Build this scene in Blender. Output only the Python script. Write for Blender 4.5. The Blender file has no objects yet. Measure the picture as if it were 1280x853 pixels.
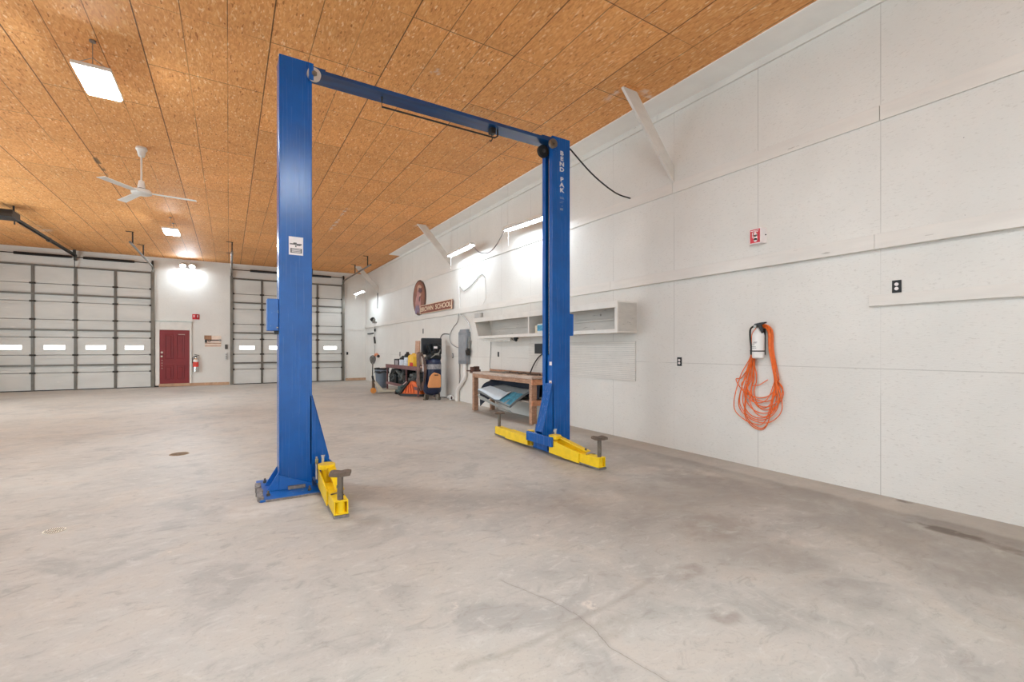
import bpy, bmesh, math, random
from mathutils import Vector, Matrix
random.seed(11)
PI = math.pi
COL = bpy.context.scene.collection
scene = bpy.context.scene

# room, metres: camera stands at x=0, y=0
XR, XL, YB, YF, ZC = 5.40, -8.0, 21.75, -2.6, 4.875

# ------------------------------------------------------------------ geometry helper
class MB:
    def __init__(s): s.bm = bmesh.new()
    def box(s, x0, x1, y0, y1, z0, z1):
        m = Matrix.Translation(((x0+x1)/2, (y0+y1)/2, (z0+z1)/2)) @ Matrix.Diagonal((abs(x1-x0), abs(y1-y0), abs(z1-z0), 1))
        bmesh.ops.create_cube(s.bm, size=1, matrix=m); return s
    def obox(s, c, size, rot=(0, 0, 0)):
        from mathutils import Euler
        m = Matrix.Translation(c) @ Euler(rot).to_matrix().to_4x4() @ Matrix.Diagonal((*size, 1))
        bmesh.ops.create_cube(s.bm, size=1, matrix=m); return s
    def cyl(s, p0, p1, r0, r1=None, n=16):
        p0, p1 = Vector(p0), Vector(p1); r1 = r0 if r1 is None else r1
        d = p1-p0
        m = Matrix.Translation((p0+p1)/2) @ d.to_track_quat('Z', 'Y').to_matrix().to_4x4()
        bmesh.ops.create_cone(s.bm, cap_ends=True, segments=n, radius1=r0, radius2=r1, depth=d.length, matrix=m); return s
    def ball(s, c, r, sc=(1, 1, 1), n=12):
        m = Matrix.Translation(c) @ Matrix.Diagonal((*sc, 1))
        bmesh.ops.create_uvsphere(s.bm, u_segments=n*2, v_segments=n, radius=r, matrix=m); return s
    def tube(s, pts, r, n=8, closed=False):
        pts = [Vector(p) for p in pts]; N = len(pts); rings = []
        up = None
        for i, p in enumerate(pts):
            a = pts[(i-1) % N] if (closed or i > 0) else pts[i]
            b = pts[(i+1) % N] if (closed or i < N-1) else pts[i]
            t = (b-a).normalized()
            if up is None:
                up = t.orthogonal().normalized()
            else:
                up = (up - t*up.dot(t))
                up = up.normalized() if up.length > 1e-6 else t.orthogonal().normalized()
            w = t.cross(up)
            rings.append([s.bm.verts.new(p + r*(math.cos(2*PI*k/n)*up + math.sin(2*PI*k/n)*w)) for k in range(n)])
        for i in range(N if closed else N-1):
            A, B = rings[i], rings[(i+1) % N]
            for k in range(n):
                s.bm.faces.new((A[k], A[(k+1) % n], B[(k+1) % n], B[k]))
        if not closed:
            s.bm.faces.new(rings[0][::-1]); s.bm.faces.new(rings[-1])
        return s
    def prism(s, pts, axis, a, b):
        # polygon in the plane normal to axis, extruded from a to b; pts follow the two other axes in x,y,z order
        def mk(p, v):
            l = [p[0], p[1]]; l.insert(axis, v); return s.bm.verts.new(l)
        A = [mk(p, a) for p in pts]; B = [mk(p, b) for p in pts]
        fs = [s.bm.faces.new(A[::-1]), s.bm.faces.new(B)]
        for i in range(len(pts)):
            j = (i+1) % len(pts); fs.append(s.bm.faces.new((A[i], A[j], B[j], B[i])))
        bmesh.ops.recalc_face_normals(s.bm, faces=fs); return s
    def lathe(s, prof, c, n=28, axis='Z', cap=True):
        q = {'Z': Matrix.Identity(3), 'Y': Matrix.Rotation(-PI/2, 3, 'X'), 'X': Matrix.Rotation(PI/2, 3, 'Y')}[axis]
        c = Vector(c); rings = []
        for r, z in prof:
            rings.append([s.bm.verts.new(c + q @ Vector((r*math.cos(2*PI*k/n), r*math.sin(2*PI*k/n), z))) for k in range(n)])
        fs = []
        for A, B in zip(rings, rings[1:]):
            for k in range(n): fs.append(s.bm.faces.new((A[k], A[(k+1) % n], B[(k+1) % n], B[k])))
        if cap: fs.append(s.bm.faces.new(rings[0][::-1])); fs.append(s.bm.faces.new(rings[-1]))
        bmesh.ops.recalc_face_normals(s.bm, faces=fs); return s
    def grid(s, fn, nu, nv, thick=0.0):
        V = [[s.bm.verts.new(fn(u/nu, v/nv)) for v in range(nv+1)] for u in range(nu+1)]
        fs = [s.bm.faces.new((V[u][v], V[u+1][v], V[u+1][v+1], V[u][v+1])) for u in range(nu) for v in range(nv)]
        if thick:
            bmesh.ops.recalc_face_normals(s.bm, faces=fs)
            bmesh.ops.solidify(s.bm, geom=fs, thickness=thick)
        return s
    def build(s, name, mat, parent=None, origin=None, bevel=0.0, smooth=False, seg=2):
        if parent is not None: o0 = wloc(parent)
        elif origin is not None: o0 = Vector(origin)
        else:
            vs = [v.co for v in s.bm.verts]
            o0 = Vector(((min(v.x for v in vs)+max(v.x for v in vs))/2, (min(v.y for v in vs)+max(v.y for v in vs))/2, min(v.z for v in vs)))
        bmesh.ops.translate(s.bm, verts=s.bm.verts, vec=-o0)
        me = bpy.data.meshes.new(name); s.bm.to_mesh(me); s.bm.free()
        me.materials.append(mat)
        if smooth:
            for p in me.polygons: p.use_smooth = True
            try: me.set_sharp_from_angle(angle=math.radians(40))
            except Exception: pass
        o = bpy.data.objects.new(name, me); COL.objects.link(o)
        if parent is not None: o.parent = parent
        else: o.location = o0
        if bevel:
            md = o.modifiers.new('Bevel', 'BEVEL'); md.width = bevel; md.segments = seg; md.limit_method = 'ANGLE'; md.angle_limit = math.radians(35)
        return o

def wloc(o):
    v = Vector((0, 0, 0))
    while o is not None: v += o.location; o = o.parent
    return v
def tag(o, label, cat, group=None):
    o['label'] = label; o['category'] = cat
    if group: o['group'] = group
    return o
def thing(name, label, cat, loc, group=None):
    o = bpy.data.objects.new(name, None); COL.objects.link(o); o.location = loc; o.empty_display_size = .1
    return tag(o, label, cat, group)
def struct(o):
    o['kind'] = 'structure'; return o
def structure_empty(name, loc):
    o = bpy.data.objects.new(name, None); COL.objects.link(o); o.location = loc
    return struct(o)
def copy_thing(root, dx, label):
    # a copy of a thing with its parts and sub-parts, moved by dx
    def cp(o, p):
        c = o.copy(); COL.objects.link(c)
        if p is not None: c.parent = p
        for ch in list(o.children): cp(ch, c)
        return c
    r = cp(root, None); r.location = root.location + Vector(dx); r['label'] = label
    return r
def text_into(mb, s, size, mtx, extrude=.001, bold=0.0, align='CENTER'):
    cu = bpy.data.curves.new('t', 'FONT'); cu.body = s; cu.size = size; cu.extrude = extrude; cu.offset = bold
    cu.align_x = align; cu.align_y = 'CENTER'; cu.resolution_u = 3
    ob = bpy.data.objects.new('t', cu); COL.objects.link(ob)
    bpy.context.view_layer.update()
    me = bpy.data.meshes.new_from_object(ob.evaluated_get(bpy.context.evaluated_depsgraph_get()))
    me.transform(mtx); mb.bm.from_mesh(me)
    bpy.data.objects.remove(ob); bpy.data.curves.remove(cu); bpy.data.meshes.remove(me)
def face_minus_y(x, y, z):   # text readable when looking along +Y
    return Matrix.Translation((x, y, z)) @ Matrix.Rotation(PI/2, 4, 'X')
def face_minus_x(x, y, z):   # text readable when looking along +X
    return Matrix.Translation((x, y, z)) @ Matrix.Rotation(-PI/2, 4, 'Z') @ Matrix.Rotation(PI/2, 4, 'X')
def spline(pts, n=8):
    pts = [Vector(p) for p in pts]; out = []
    for i in range(len(pts)-1):
        p0 = pts[max(i-1, 0)]; p1 = pts[i]; p2 = pts[i+1]; p3 = pts[min(i+2, len(pts)-1)]
        for k in range(n):
            t = k/n
            out.append(.5*((2*p1)+(-p0+p2)*t+(2*p0-5*p1+4*p2-p3)*t*t+(-p0+3*p1-3*p2+p3)*t**3))
    out.append(pts[-1]); return out

# ------------------------------------------------------------------ materials
def lin(c):
    return tuple(((v/255)/12.92 if v/255 <= .04045 else ((v/255+.055)/1.055)**2.4) for v in c)
class NT:
    def __init__(s, name):
        s.m = bpy.data.materials.new(name); s.m.use_nodes = True; s.t = s.m.node_tree; s.t.nodes.clear()
        s.out = s.t.nodes.new('ShaderNodeOutputMaterial'); s.b = s.t.nodes.new('ShaderNodeBsdfPrincipled')
        s.t.links.new(s.b.outputs[0], s.out.inputs[0])
    def n(s, typ, **kw):
        nd = s.t.nodes.new(typ)
        for k, v in kw.items(): setattr(nd, k, v)
        return nd
    def put(s, sock, v):
        if isinstance(v, bpy.types.NodeSocket): s.t.links.new(v, sock)
        elif isinstance(v, (tuple, list)) and sock.type == 'RGBA' and len(v) == 3: sock.default_value = (*v, 1)
        else: sock.default_value = v
    def m_(s, op, a, b=0.0, c=None, clamp=False):
        nd = s.n('ShaderNodeMath', operation=op, use_clamp=clamp); s.put(nd.inputs[0], a); s.put(nd.inputs[1], b)
        if c is not None: s.put(nd.inputs[2], c)
        return nd.outputs[0]
    def pos(s):
        g = s.n('ShaderNodeNewGeometry'); return g.outputs['Position']
    def xyz(s, v):
        nd = s.n('ShaderNodeSeparateXYZ'); s.put(nd.inputs[0], v); return nd.outputs
    def mapping(s, v, scale=(1, 1, 1), rot=(0, 0, 0), loc=(0, 0, 0)):
        nd = s.n('ShaderNodeMapping'); s.put(nd.inputs['Vector'], v); nd.inputs['Scale'].default_value = scale
        nd.inputs['Rotation'].default_value = rot; nd.inputs['Location'].default_value = loc; return nd.outputs[0]
    def noise(s, v, scale, detail=4, rough=.55, dist=0.0):
        nd = s.n('ShaderNodeTexNoise'); s.put(nd.inputs['Vector'], v); nd.inputs['Scale'].default_value = scale
        nd.inputs['Detail'].default_value = detail; nd.inputs['Roughness'].default_value = rough; nd.inputs['Distortion'].default_value = dist
        return nd.outputs[0]
    def voro(s, v, scale, dim='3D'):
        nd = s.n('ShaderNodeTexVoronoi', voronoi_dimensions=dim); s.put(nd.inputs['Vector'], v); nd.inputs['Scale'].default_value = scale
        return nd.outputs
    def ramp(s, f, stops):
        nd = s.n('ShaderNodeValToRGB'); s.put(nd.inputs[0], f); cr = nd.color_ramp
        while len(cr.elements) < len(stops): cr.elements.new(.5)
        for e, (p, c) in zip(cr.elements, stops):
            e.position = p; e.color = (*c, 1) if isinstance(c, tuple) else (c, c, c, 1)
        return nd.outputs[0]
    def mix(s, f, a, b, blend='MIX'):
        nd = s.n('ShaderNodeMix', data_type='RGBA', blend_type=blend); s.put(nd.inputs[0], f); s.put(nd.inputs[6], a); s.put(nd.inputs[7], b)
        return nd.outputs[2]
    def step(s, v, lo, hi):   # smooth 0..1
        nd = s.n('ShaderNodeMapRange', interpolation_type='SMOOTHSTEP'); s.put(nd.inputs[0], v); s.put(nd.inputs[1], lo); s.put(nd.inputs[2], hi)
        return nd.outputs[0]
    def bump(s, h, strength=.2, dist=.01):
        nd = s.n('ShaderNodeBump'); nd.inputs['Strength'].default_value = strength; nd.inputs['Distance'].default_value = dist
        s.put(nd.inputs['Height'], h); s.put(s.b.inputs['Normal'], nd.outputs[0])
    def fin(s, color, rough=.5, metal=0.0, spec=None, coat=0.0):
        s.put(s.b.inputs['Base Color'], color); s.put(s.b.inputs['Roughness'], rough); s.put(s.b.inputs['Metallic'], metal)
        if spec is not None: s.b.inputs['Specular IOR Level'].default_value = spec
        if coat: s.b.inputs['Coat Weight'].default_value = coat; s.b.inputs['Coat Roughness'].default_value = .25
        return s.m

def plain(name, rgb, rough=.5, metal=0.0, var=.12, scale=9.0, spec=None, stretch=(1, 1, 1), bump=0.0, wear=None, coat=0.0):
    t = NT(name); v = t.mapping(t.pos(), scale=stretch); c = lin(rgb)
    f = t.noise(v, scale, 5)
    col = t.mix(t.ramp(f, [(.3, 0.0), (.7, 1.0)]), tuple(x*(1-var) for x in c), tuple(min(1, x*(1+var)) for x in c))
    if wear:
        g = t.noise(v, scale*2.3, 6, .65)
        col = t.mix(t.step(g, wear[1], wear[1]+.05), col, lin(wear[0]))
    if bump: t.bump(f, bump, .004)
    return t.fin(col, rough, metal, spec, coat)
def glow(name, rgb, strength):
    t = NT(name); t.b.inputs['Base Color'].default_value = (.8, .8, .8, 1)
    t.b.inputs['Emission Color'].default_value = (*lin(rgb), 1); t.b.inputs['Emission Strength'].default_value = strength
    return t.m

def mat_osb():
    t = NT('osb_ceiling'); p = t.pos(); X, Y, Z = t.xyz(p)
    col = None
    base = t.noise(p, 1.3, 4)
    cols = []
    for k, (rot, sc, loc) in enumerate([(.3, (62, 17, 1), 0), (1.25, (70, 18, 1), 3.1), (2.2, (54, 16, 1), 7.7), (2.9, (78, 22, 1), 1.3), (.75, (64, 19, 1), 5.9)]):
        warp = t.mapping(p, scale=(sc[0], sc[1], 1), rot=(0, 0, rot), loc=(loc, loc, 0))
        vo = t.voro(warp, 1.0, '2D')
        r = t.xyz(vo['Color'])[0]
        c = t.ramp(r, [(0.0, lin((178, 108, 54))), (.04, lin((216, 146, 84))), (.5, lin((228, 160, 95))), (.86, lin((236, 170, 104))), (.95, lin((238, 182, 124))), (1.0, lin((248, 208, 160)))])
        cols.append((c, t.xyz(vo['Color'])[1]))
    col = cols[0][0]
    for c, g in cols[1:]:
        col = t.mix(t.m_('GREATER_THAN', g, .55), col, c)
    # board to board tone
    colx = t.m_('FLOOR', t.m_('DIVIDE', t.m_('SUBTRACT', X, .40), 1.237))
    par = t.m_('ABSOLUTE', t.m_('MODULO', colx, 2.0))
    vy = t.m_('DIVIDE', t.m_('ADD', t.m_('SUBTRACT', Y, 5.85), t.m_('MULTIPLY', par, 1.22)), 2.44)
    cell = t.n('ShaderNodeCombineXYZ'); t.put(cell.inputs[0], colx); t.put(cell.inputs[1], t.m_('FLOOR', vy))
    wn = t.n('ShaderNodeTexWhiteNoise', noise_dimensions='2D'); t.put(wn.inputs['Vector'], cell.outputs[0])
    tone = t.m_('MULTIPLY_ADD', wn.outputs[0], .16, .90)
    tone = t.m_('MULTIPLY', tone, t.m_('MULTIPLY_ADD', base, .34, .82))
    mul = t.n('ShaderNodeCombineXYZ')
    for i in range(3): t.put(mul.inputs[i], tone)
    col = t.mix(1.0, col, mul.outputs[0], 'MULTIPLY')
    # seams
    def line(v, period, off, half):
        f = t.m_('FRACT', t.m_('DIVIDE', t.m_('SUBTRACT', v, off-period/2), period))
        return t.m_('LESS_THAN', t.m_('ABSOLUTE', t.m_('MULTIPLY', t.m_('SUBTRACT', f, .5), period)), half)
    brk = t.step(t.noise(t.mapping(p, scale=(3, .35, 1)), 1.0, 3), .38, .55)
    big = line(X, 1.237, .40, .0065)
    small = t.m_('MULTIPLY', line(X, 1.237/3, .40, .0045), t.m_('MULTIPLY_ADD', brk, .5, .25))
    fy = t.m_('FRACT', vy)
    butt = t.m_('LESS_THAN', t.m_('MINIMUM', fy, t.m_('SUBTRACT', 1.0, fy)), .0020)
    mid = t.m_('MULTIPLY', t.m_('LESS_THAN', t.m_('ABSOLUTE', t.m_('SUBTRACT', fy, .5)), .0014), t.m_('MULTIPLY', brk, .45))
    s_ = t.m_('MAXIMUM', t.m_('MAXIMUM', t.m_('MULTIPLY', big, .85), small), t.m_('MAXIMUM', t.m_('MULTIPLY', butt, .8), mid))
    col = t.mix(s_, col, lin((58, 30, 12)))
    # white paint overspray and a dark water mark
    def blob(x, y, rx, ry, nz):
        d = t.m_('ADD', t.m_('POWER', t.m_('DIVIDE', t.m_('SUBTRACT', X, x), rx), 2.0), t.m_('POWER', t.m_('DIVIDE', t.m_('SUBTRACT', Y, y), ry), 2.0))
        return t.m_('MULTIPLY', t.step(d, 1.0, .25), t.step(t.noise(p, nz, 4), .42, .6))
    w = None
    for b in [(2.20, 5.40, .08, .10, 9), (2.47, 12.1, .06, .5, 7), (2.50, 13.5, .06, .9, 6), (4.50, 4.62, .16, .22, 5), (4.85, 4.36, .25, .10, 6), (4.6, 12.4, .3, .15, 6), (-4.6, 18.3, .3, .5, 4)]:
        k = blob(*b); w = k if w is None else t.m_('MAXIMUM', w, k)
    col = t.mix(t.m_('MULTIPLY', w, .6), col, lin((228, 214, 200)))
    col = t.mix(t.m_('MULTIPLY', blob(2.09, 4.44, .10, .10, 3), .75), col, lin((70, 48, 26)))
    col = t.mix(t.m_('MULTIPLY', blob(-2.06, 11.4, .05, .75, 3), .8), col, lin((78, 66, 52)))
    t.bump(t.xyz(col)[0], .15, .003)
    return t.fin(col, .62, 0, .3)

def mat_wall():
    t = NT('painted_wall'); p = t.pos(); X, Y, Z = t.xyz(p)
    n1 = t.noise(p, 1.1, 5); n2 = t.noise(t.mapping(p, scale=(1, 1, 3.5)), 26, 4, .6)
    col = t.ramp(n1, [(.3, lin((216, 212, 205))), (.7, lin((225, 221, 214)))])
    col = t.mix(t.step(n2, .56, .72), col, lin((206, 201, 193)))
    def at(v, c, half): return t.m_('LESS_THAN', t.m_('ABSOLUTE', t.m_('SUBTRACT', v, c)), half)
    f = t.m_('FRACT', t.m_('DIVIDE', t.m_('SUBTRACT', Y, 1.95-.61), 1.22))
    vs = t.m_('LESS_THAN', t.m_('ABSOLUTE', t.m_('MULTIPLY', t.m_('SUBTRACT', f, .5), 1.22)), .0035)
    br = t.step(t.noise(t.mapping(p, scale=(1, .82, .5)), 1.0, 1), .40, .52)
    hs = t.m_('MULTIPLY', at(Z, 1.225, .004), t.step(t.noise(t.mapping(p, scale=(0, 1, 0)), .9, 1), .36, .5))
    seam = t.m_('MAXIMUM', t.m_('MULTIPLY', vs, t.m_('MULTIPLY_ADD', br, .34, .08)), t.m_('MULTIPLY', hs, .34))
    seam = t.m_('MULTIPLY', seam, t.m_('GREATER_THAN', X, 5.0))
    col = t.mix(seam, col, lin((128, 120, 110)))
    sp = t.voro(p, 7.0)['Distance']
    col = t.mix(t.m_('MULTIPLY', t.m_('LESS_THAN', sp, .028), t.m_('GREATER_THAN', t.noise(p, 2.3, 1), .56)), col, lin((120, 112, 104)))
    h = t.m_('SUBTRACT', t.m_('ADD', n2, t.m_('MULTIPLY', n1, .3)), seam)
    t.bump(h, .38, .005)
    return t.fin(col, .55, 0, .35)

def mat_floor():
    t = NT('concrete_floor'); p = t.pos(); X, Y, Z = t.xyz(p)
    n1 = t.noise(p, .45, 5, .55, .6); n2 = t.noise(p, 1.7, 6, .6, .8); n3 = t.noise(t.mapping(p, scale=(1, 1.7, 1), rot=(0, 0, .5)), 6.5, 7, .70, .9); n4 = t.noise(p, 55, 3, .6)
    col = t.ramp(n1, [(.25, lin((162, 155, 147))), (.5, lin((182, 175, 166))), (.75, lin((192, 187, 179)))])
    col = t.mix(t.m_('MULTIPLY', t.step(n2, .48, .68), .65), col, lin((192, 181, 168)))
    col = t.mix(t.m_('MULTIPLY', t.step(n2, .50, .32), .62), col, lin((154, 149, 142)))
    col = t.mix(t.m_('MULTIPLY', t.step(n3, .52, .70), .52), col, lin((203, 198, 190)))
    col = t.mix(t.m_('MULTIPLY', t.step(n3, .48, .30), .46), col, lin((138, 131, 123)))
    col = t.mix(t.m_('MULTIPLY', t.step(n4, .55, .72), .26), col, lin((140, 130, 120)))
    # mottled darker area of the right-hand bay
    dark_area = t.m_('MULTIPLY', t.step(X, 1.2, 4.2), t.step(Y, 7.5, 3.0))
    dark_area = t.m_('MULTIPLY', dark_area, t.step(t.noise(p, .8, 5, .6, .5), .34, .62))
    col = t.mix(t.m_('MULTIPLY', dark_area, .62), col, lin((134, 124, 114)))
    # pale footing strip beside the right wall, with its ragged darker edge
    wob = t.m_('ADD', X, t.m_('MULTIPLY', t.m_('SUBTRACT', t.noise(p, 2.0, 4), .5), .22))
    edge = t.m_('MULTIPLY', t.step(wob, 4.62, 4.93), t.step(wob, 5.06, 4.95))
    col = t.mix(t.m_('MULTIPLY', edge, t.m_('MULTIPLY', t.step(Y, 9, 3), .40)), col, lin((122, 110, 99)))
    col = t.mix(t.m_('MULTIPLY', t.step(wob, 4.96, 5.04), .45), col, lin((184, 174, 162)))
    def blob(x, y, rx, ry, nz, lo=.35, hi=.55):
        d = t.m_('ADD', t.m_('POWER', t.m_('DIVIDE', t.m_('SUBTRACT', X, x), rx), 2.0), t.m_('POWER', t.m_('DIVIDE', t.m_('SUBTRACT', Y, y), ry), 2.0))
        return t.m_('MULTIPLY', t.step(d, 1.0, .15), t.step(t.noise(p, nz, 4), lo, hi))
    for (x, y, rx, ry, k, c) in [(4.76, 1.28, .10, .34, .75, (84, 66, 52)), (4.70, .85, .10, .25, .6, (92, 74, 60)), (5.34, 1.78, .06, .12, .7, (70, 60, 52)),
                                 (2.49, 1.92, .18, .10, .4, (128, 108, 96)), (2.24, 1.5, .12, .10, .45, (122, 100, 88)), (3.3, 2.3, .5, .3, .4, (136, 120, 106)),
                                 (4.4, 3.3, .45, .8, .35, (126, 116, 108)), (2.7, 3.3, .5, .5, .25, (140, 130, 120)), (.35, 4.6, .5, .25, .3, (226, 220, 212)), (1.55, 1.75, .35, .12, .3, (140, 126, 112))]:
        col = t.mix(t.m_('MULTIPLY', blob(x, y, rx, ry, 5), k), col, lin(c))
    for (x, y, rx) in [(1.059, 2.344, .035), (1.70, 1.95, .05), (-.35, 4.0, .018), (2.0, 2.9, .02)]:
        col = t.mix(t.m_('MULTIPLY', blob(x, y, rx, rx*1.3, 30, .42, .6), .6), col, lin((214, 202, 188)))
    # cracks
    wx = t.m_('ADD', X, t.m_('MULTIPLY', t.m_('SUBTRACT', t.noise(p, 7, 3), .5), .05)); wy = t.m_('ADD', Y, t.m_('MULTIPLY', t.m_('SUBTRACT', t.noise(t.mapping(p, loc=(5, 5, 0)), 7, 3), .5), .05))
    def seg(a, b):
        L2 = (b[0]-a[0])**2+(b[1]-a[1])**2
        ax = t.m_('SUBTRACT', wx, a[0]); ay = t.m_('SUBTRACT', wy, a[1])
        h = t.m_('DIVIDE', t.m_('ADD', t.m_('MULTIPLY', ax, b[0]-a[0]), t.m_('MULTIPLY', ay, b[1]-a[1])), L2, clamp=True)
        dx = t.m_('SUBTRACT', ax, t.m_('MULTIPLY', h, b[0]-a[0])); dy = t.m_('SUBTRACT', ay, t.m_('MULTIPLY', h, b[1]-a[1]))
        return t.m_('SQRT', t.m_('ADD', t.m_('MULTIPLY', dx, dx), t.m_('MULTIPLY', dy, dy)))
    def crack(pts):
        d = None
        for a, b in zip(pts, pts[1:]):
            k = seg(a, b); d = k if d is None else t.m_('MINIMUM', d, k)
        return d
    d1 = crack([(1.42, 2.45), (1.537, 2.117), (1.584, 1.922), (1.569, 1.758), (1.545, 1.6), (1.62, 1.2)])
    d2 = crack([(2.244, 1.99), (1.974, 1.915), (1.679, 1.89), (1.259, 1.84), (.865, 1.87)])
    col = t.mix(t.m_('MULTIPLY', t.step(d1, .0032, .0008), .55), col, lin((104, 94, 84)))
    col = t.mix(t.m_('MULTIPLY', t.step(d1, .03, .0), .16), col, lin((120, 110, 100)))
    col = t.mix(t.m_('MULTIPLY', t.step(d2, .035, .0), .26), col, lin((128, 116, 104)))
    t.bump(t.m_('ADD', n3, t.m_('MULTIPLY', n4, .5)), .10, .004)
    return t.fin(col, t.m_('MULTIPLY_ADD', n2, .25, .42), 0, .35)

OSB, WALL, FLOOR = mat_osb(), mat_wall(), mat_floor()
WHITE = plain('white_paint', (226, 222, 215), .5, 0, .05, 6, bump=.05)
WOODWHITE = plain('white_painted_board', (220, 214, 206), .5, 0, .06, 5, stretch=(1, .3, 2), bump=.1, wear=((186, 178, 168), .66))
PLATEGREY = plain('weathered_white_board', (196, 190, 182), .6, 0, .10, 4, stretch=(1, .4, 3), wear=((150, 144, 138), .62), bump=.1)
def mat_blue():
    t = NT('blue_enamel'); p = t.pos(); f = t.noise(t.mapping(p, scale=(60, 60, 1.2)), 1.0, 4); g = t.noise(p, 5, 5)
    col = t.mix(t.ramp(g, [(.3, 0.0), (.7, 1.0)]), lin((0, 78, 150)), lin((0, 90, 170)))
    t.bump(f, .12, .002)
    return t.fin(col, t.m_('MULTIPLY_ADD', f, .16, .18), 0, .4)
BLUE = mat_blue()
BLUEWORN = plain('blue_enamel_scuffed', (6, 92, 170), .34, 0, .10, 8, wear=((150, 160, 170), .63), spec=.55)
BEAMBLUE = plain('blue_enamel_beam', (6, 62, 112), .24, 0, .25, 3, stretch=(.6, 4, 4), spec=.6)
YELLOW = plain('yellow_enamel', (240, 200, 20), .38, 0, .10, 9, wear=((196, 150, 40), .68), spec=.45)
STEEL = plain('worn_steel', (120, 112, 102), .45, .7, .2, 14, wear=((92, 74, 58), .60))
GALV = plain('galvanised_steel', (150, 148, 142), .42, .75, .12, 10)
CHROME = plain('bright_steel', (214, 214, 212), .2, .9, .05, 10)
DARK = plain('dark_steel', (52, 50, 48), .5, .4, .2, 10)
BLACK = plain('black_plastic', (18, 18, 19), .45, 0, .2, 10)
RUBBER = plain('grimy_rubber', (104, 90, 78), .85, 0, .25, 22, bump=.3)
GRIME = plain('grimy_plate_edge', (128, 122, 118), .7, .2, .35, 40, bump=.5, wear=((176, 130, 108), .62))
DOORGREY = plain('door_panel_grey', (210, 208, 202), .5, 0, .07, 1.6, stretch=(.6, 1, 1.6), wear=((230, 226, 218), .66))
STILE = plain('door_stile_grey', (104, 98, 90), .45, .5, .14, 6)
TRACK = plain('door_track_grey', (120, 114, 104), .42, .6, .14, 6)
HINGE = plain('door_hinge_dark', (58, 52, 46), .5, .5, .14, 6)
RED = plain('dark_red_door', (128, 30, 34), .42, 0, .08, 4)
BRASS = plain('pale_metal', (220, 212, 196), .3, .6, .05, 8)
SIGNRED = plain('sign_red', (196, 22, 38), .4, 0, .05, 8)
SIGNWHITE = plain('sign_white', (236, 226, 224), .4, 0, .03, 8)
CORD = plain('orange_cord', (230, 108, 36), .5, 0, .14, 30)
EXTWHITE = plain('extinguisher_white', (234, 230, 226), .35, 0, .03, 8)
INK = plain('grey_ink', (96, 92, 92), .6, 0, .1, 20)
GREYBOX = plain('grey_enclosure', (134, 137, 141), .45, .2, .1, 6)
PVC = plain('white_pvc', (232, 228, 222), .35, 0, .04, 6)
WIRE = plain('grey_wire', (150, 146, 142), .5, 0, .08, 10)
WIREWHITE = plain('white_wire', (226, 222, 216), .5, 0, .04, 10)
def mat_wood(name, a, b):
    t = NT(name); p = t.pos(); f = t.noise(t.mapping(p, scale=(9, 2.2, 9)), 2.6, 6, .6, 1.0); g = t.noise(p, 3, 4)
    col = t.mix(t.ramp(f, [(.32, 0.0), (.68, 1.0)]), lin(a), lin(b))
    col = t.mix(t.m_('MULTIPLY', t.step(g, .5, .75), .4), col, tuple(x*.6 for x in lin(a)))
    t.bump(f, .15, .003); return t.fin(col, .65)
LUMBER = mat_wood('bench_lumber', (150, 110, 86), (196, 156, 128))
LUMBERFRESH = mat_wood('bench_lumber_end', (196, 130, 92), (222, 166, 128))
BENCHTOP = mat_wood('bench_top_board', (176, 152, 136), (206, 188, 174))
BOARD = mat_wood('bare_pine_board', (186, 142, 116), (206, 168, 142))
SIGNWOOD = mat_wood('sign_wood', (112, 60, 44), (146, 86, 64))
BRICK = plain('tan_base_band', (190, 154, 124), .8, 0, .16, 7, bump=.2, wear=((206, 184, 160), .6))
LAMP = glow('led_panel', (226, 243, 255), 205.0)
TUBE = glow('shop_light_tube', (227, 243, 255), 92.0)
SPOT = glow('flood_lamp', (226, 243, 255), 520.0)
DAY = glow('daylight_pane', (255, 255, 255), 3.0)

# ------------------------------------------------------------------ room shell
struct(MB().box(XL-.2, XR+.2, YF-.2, YB+.2, -.15, 0).build('floor', FLOOR))
struct(MB().box(XL-.2, XR+.2, YF-.2, YB+.2, ZC, ZC+.12).build('ceiling', OSB))
struct(MB().box(XR, XR+.15, YF-.2, YB+.2, 0, ZC).build('wall_right', WALL))
struct(MB().box(XL-.15, XL, YF-.2, YB+.2, 0, ZC).build('wall_left', WALL))
struct(MB().box(XL, XR, YB, YB+.15, 0, ZC).build('wall_back', WALL))
struct(MB().box(XL, XR, YF-.15, YF, 0, ZC).build('wall_front', WALL))
# boards running along the right wall
def rails(name, z0, z1, d, ys, mat=WOODWHITE):
    b = MB()
    for a, c in ys: b.box(XR-d, XR, a, c, z0, z1)
    return struct(b.build(name, mat, bevel=.003))
rails('trim_1', 2.388, 2.532, .055, [(YF, 1.98), (1.983, 5.62), (5.623, 9.8), (9.803, 15.5), (15.503, YB)])
rails('trim_2', 3.635, 3.785, .022, [(YF, 1.948), (1.955, 4.40), (4.404, 9.2), (9.204, 15.3), (15.304, YB)])
rails('trim_3', 4.775, ZC-.013, .03, [(YF, 4.67), (4.674, 10.6), (10.604, YB)])
rails('trim_4', 1.838, 1.946, .038, [(YF, 2.035)])
struct(MB().box(4.965, XR, YF, 16.65, ZC-.013, ZC).build('trim_5', plain('ceiling_edge_white', (244, 241, 236), .5, 0, .03, 4)))
rails_b = MB().box(4.52, XR-.042, YB-.03, YB, 2.29, 2.345); struct(rails_b.build('trim_6', WOODWHITE))
b = MB()
for a, c in ((-2.30, .02), (4.50, XR)): b.box(a, c, YB-.025, YB, 0, .112)
struct(b.build('baseboard_back', BRICK, bevel=.003))

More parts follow.
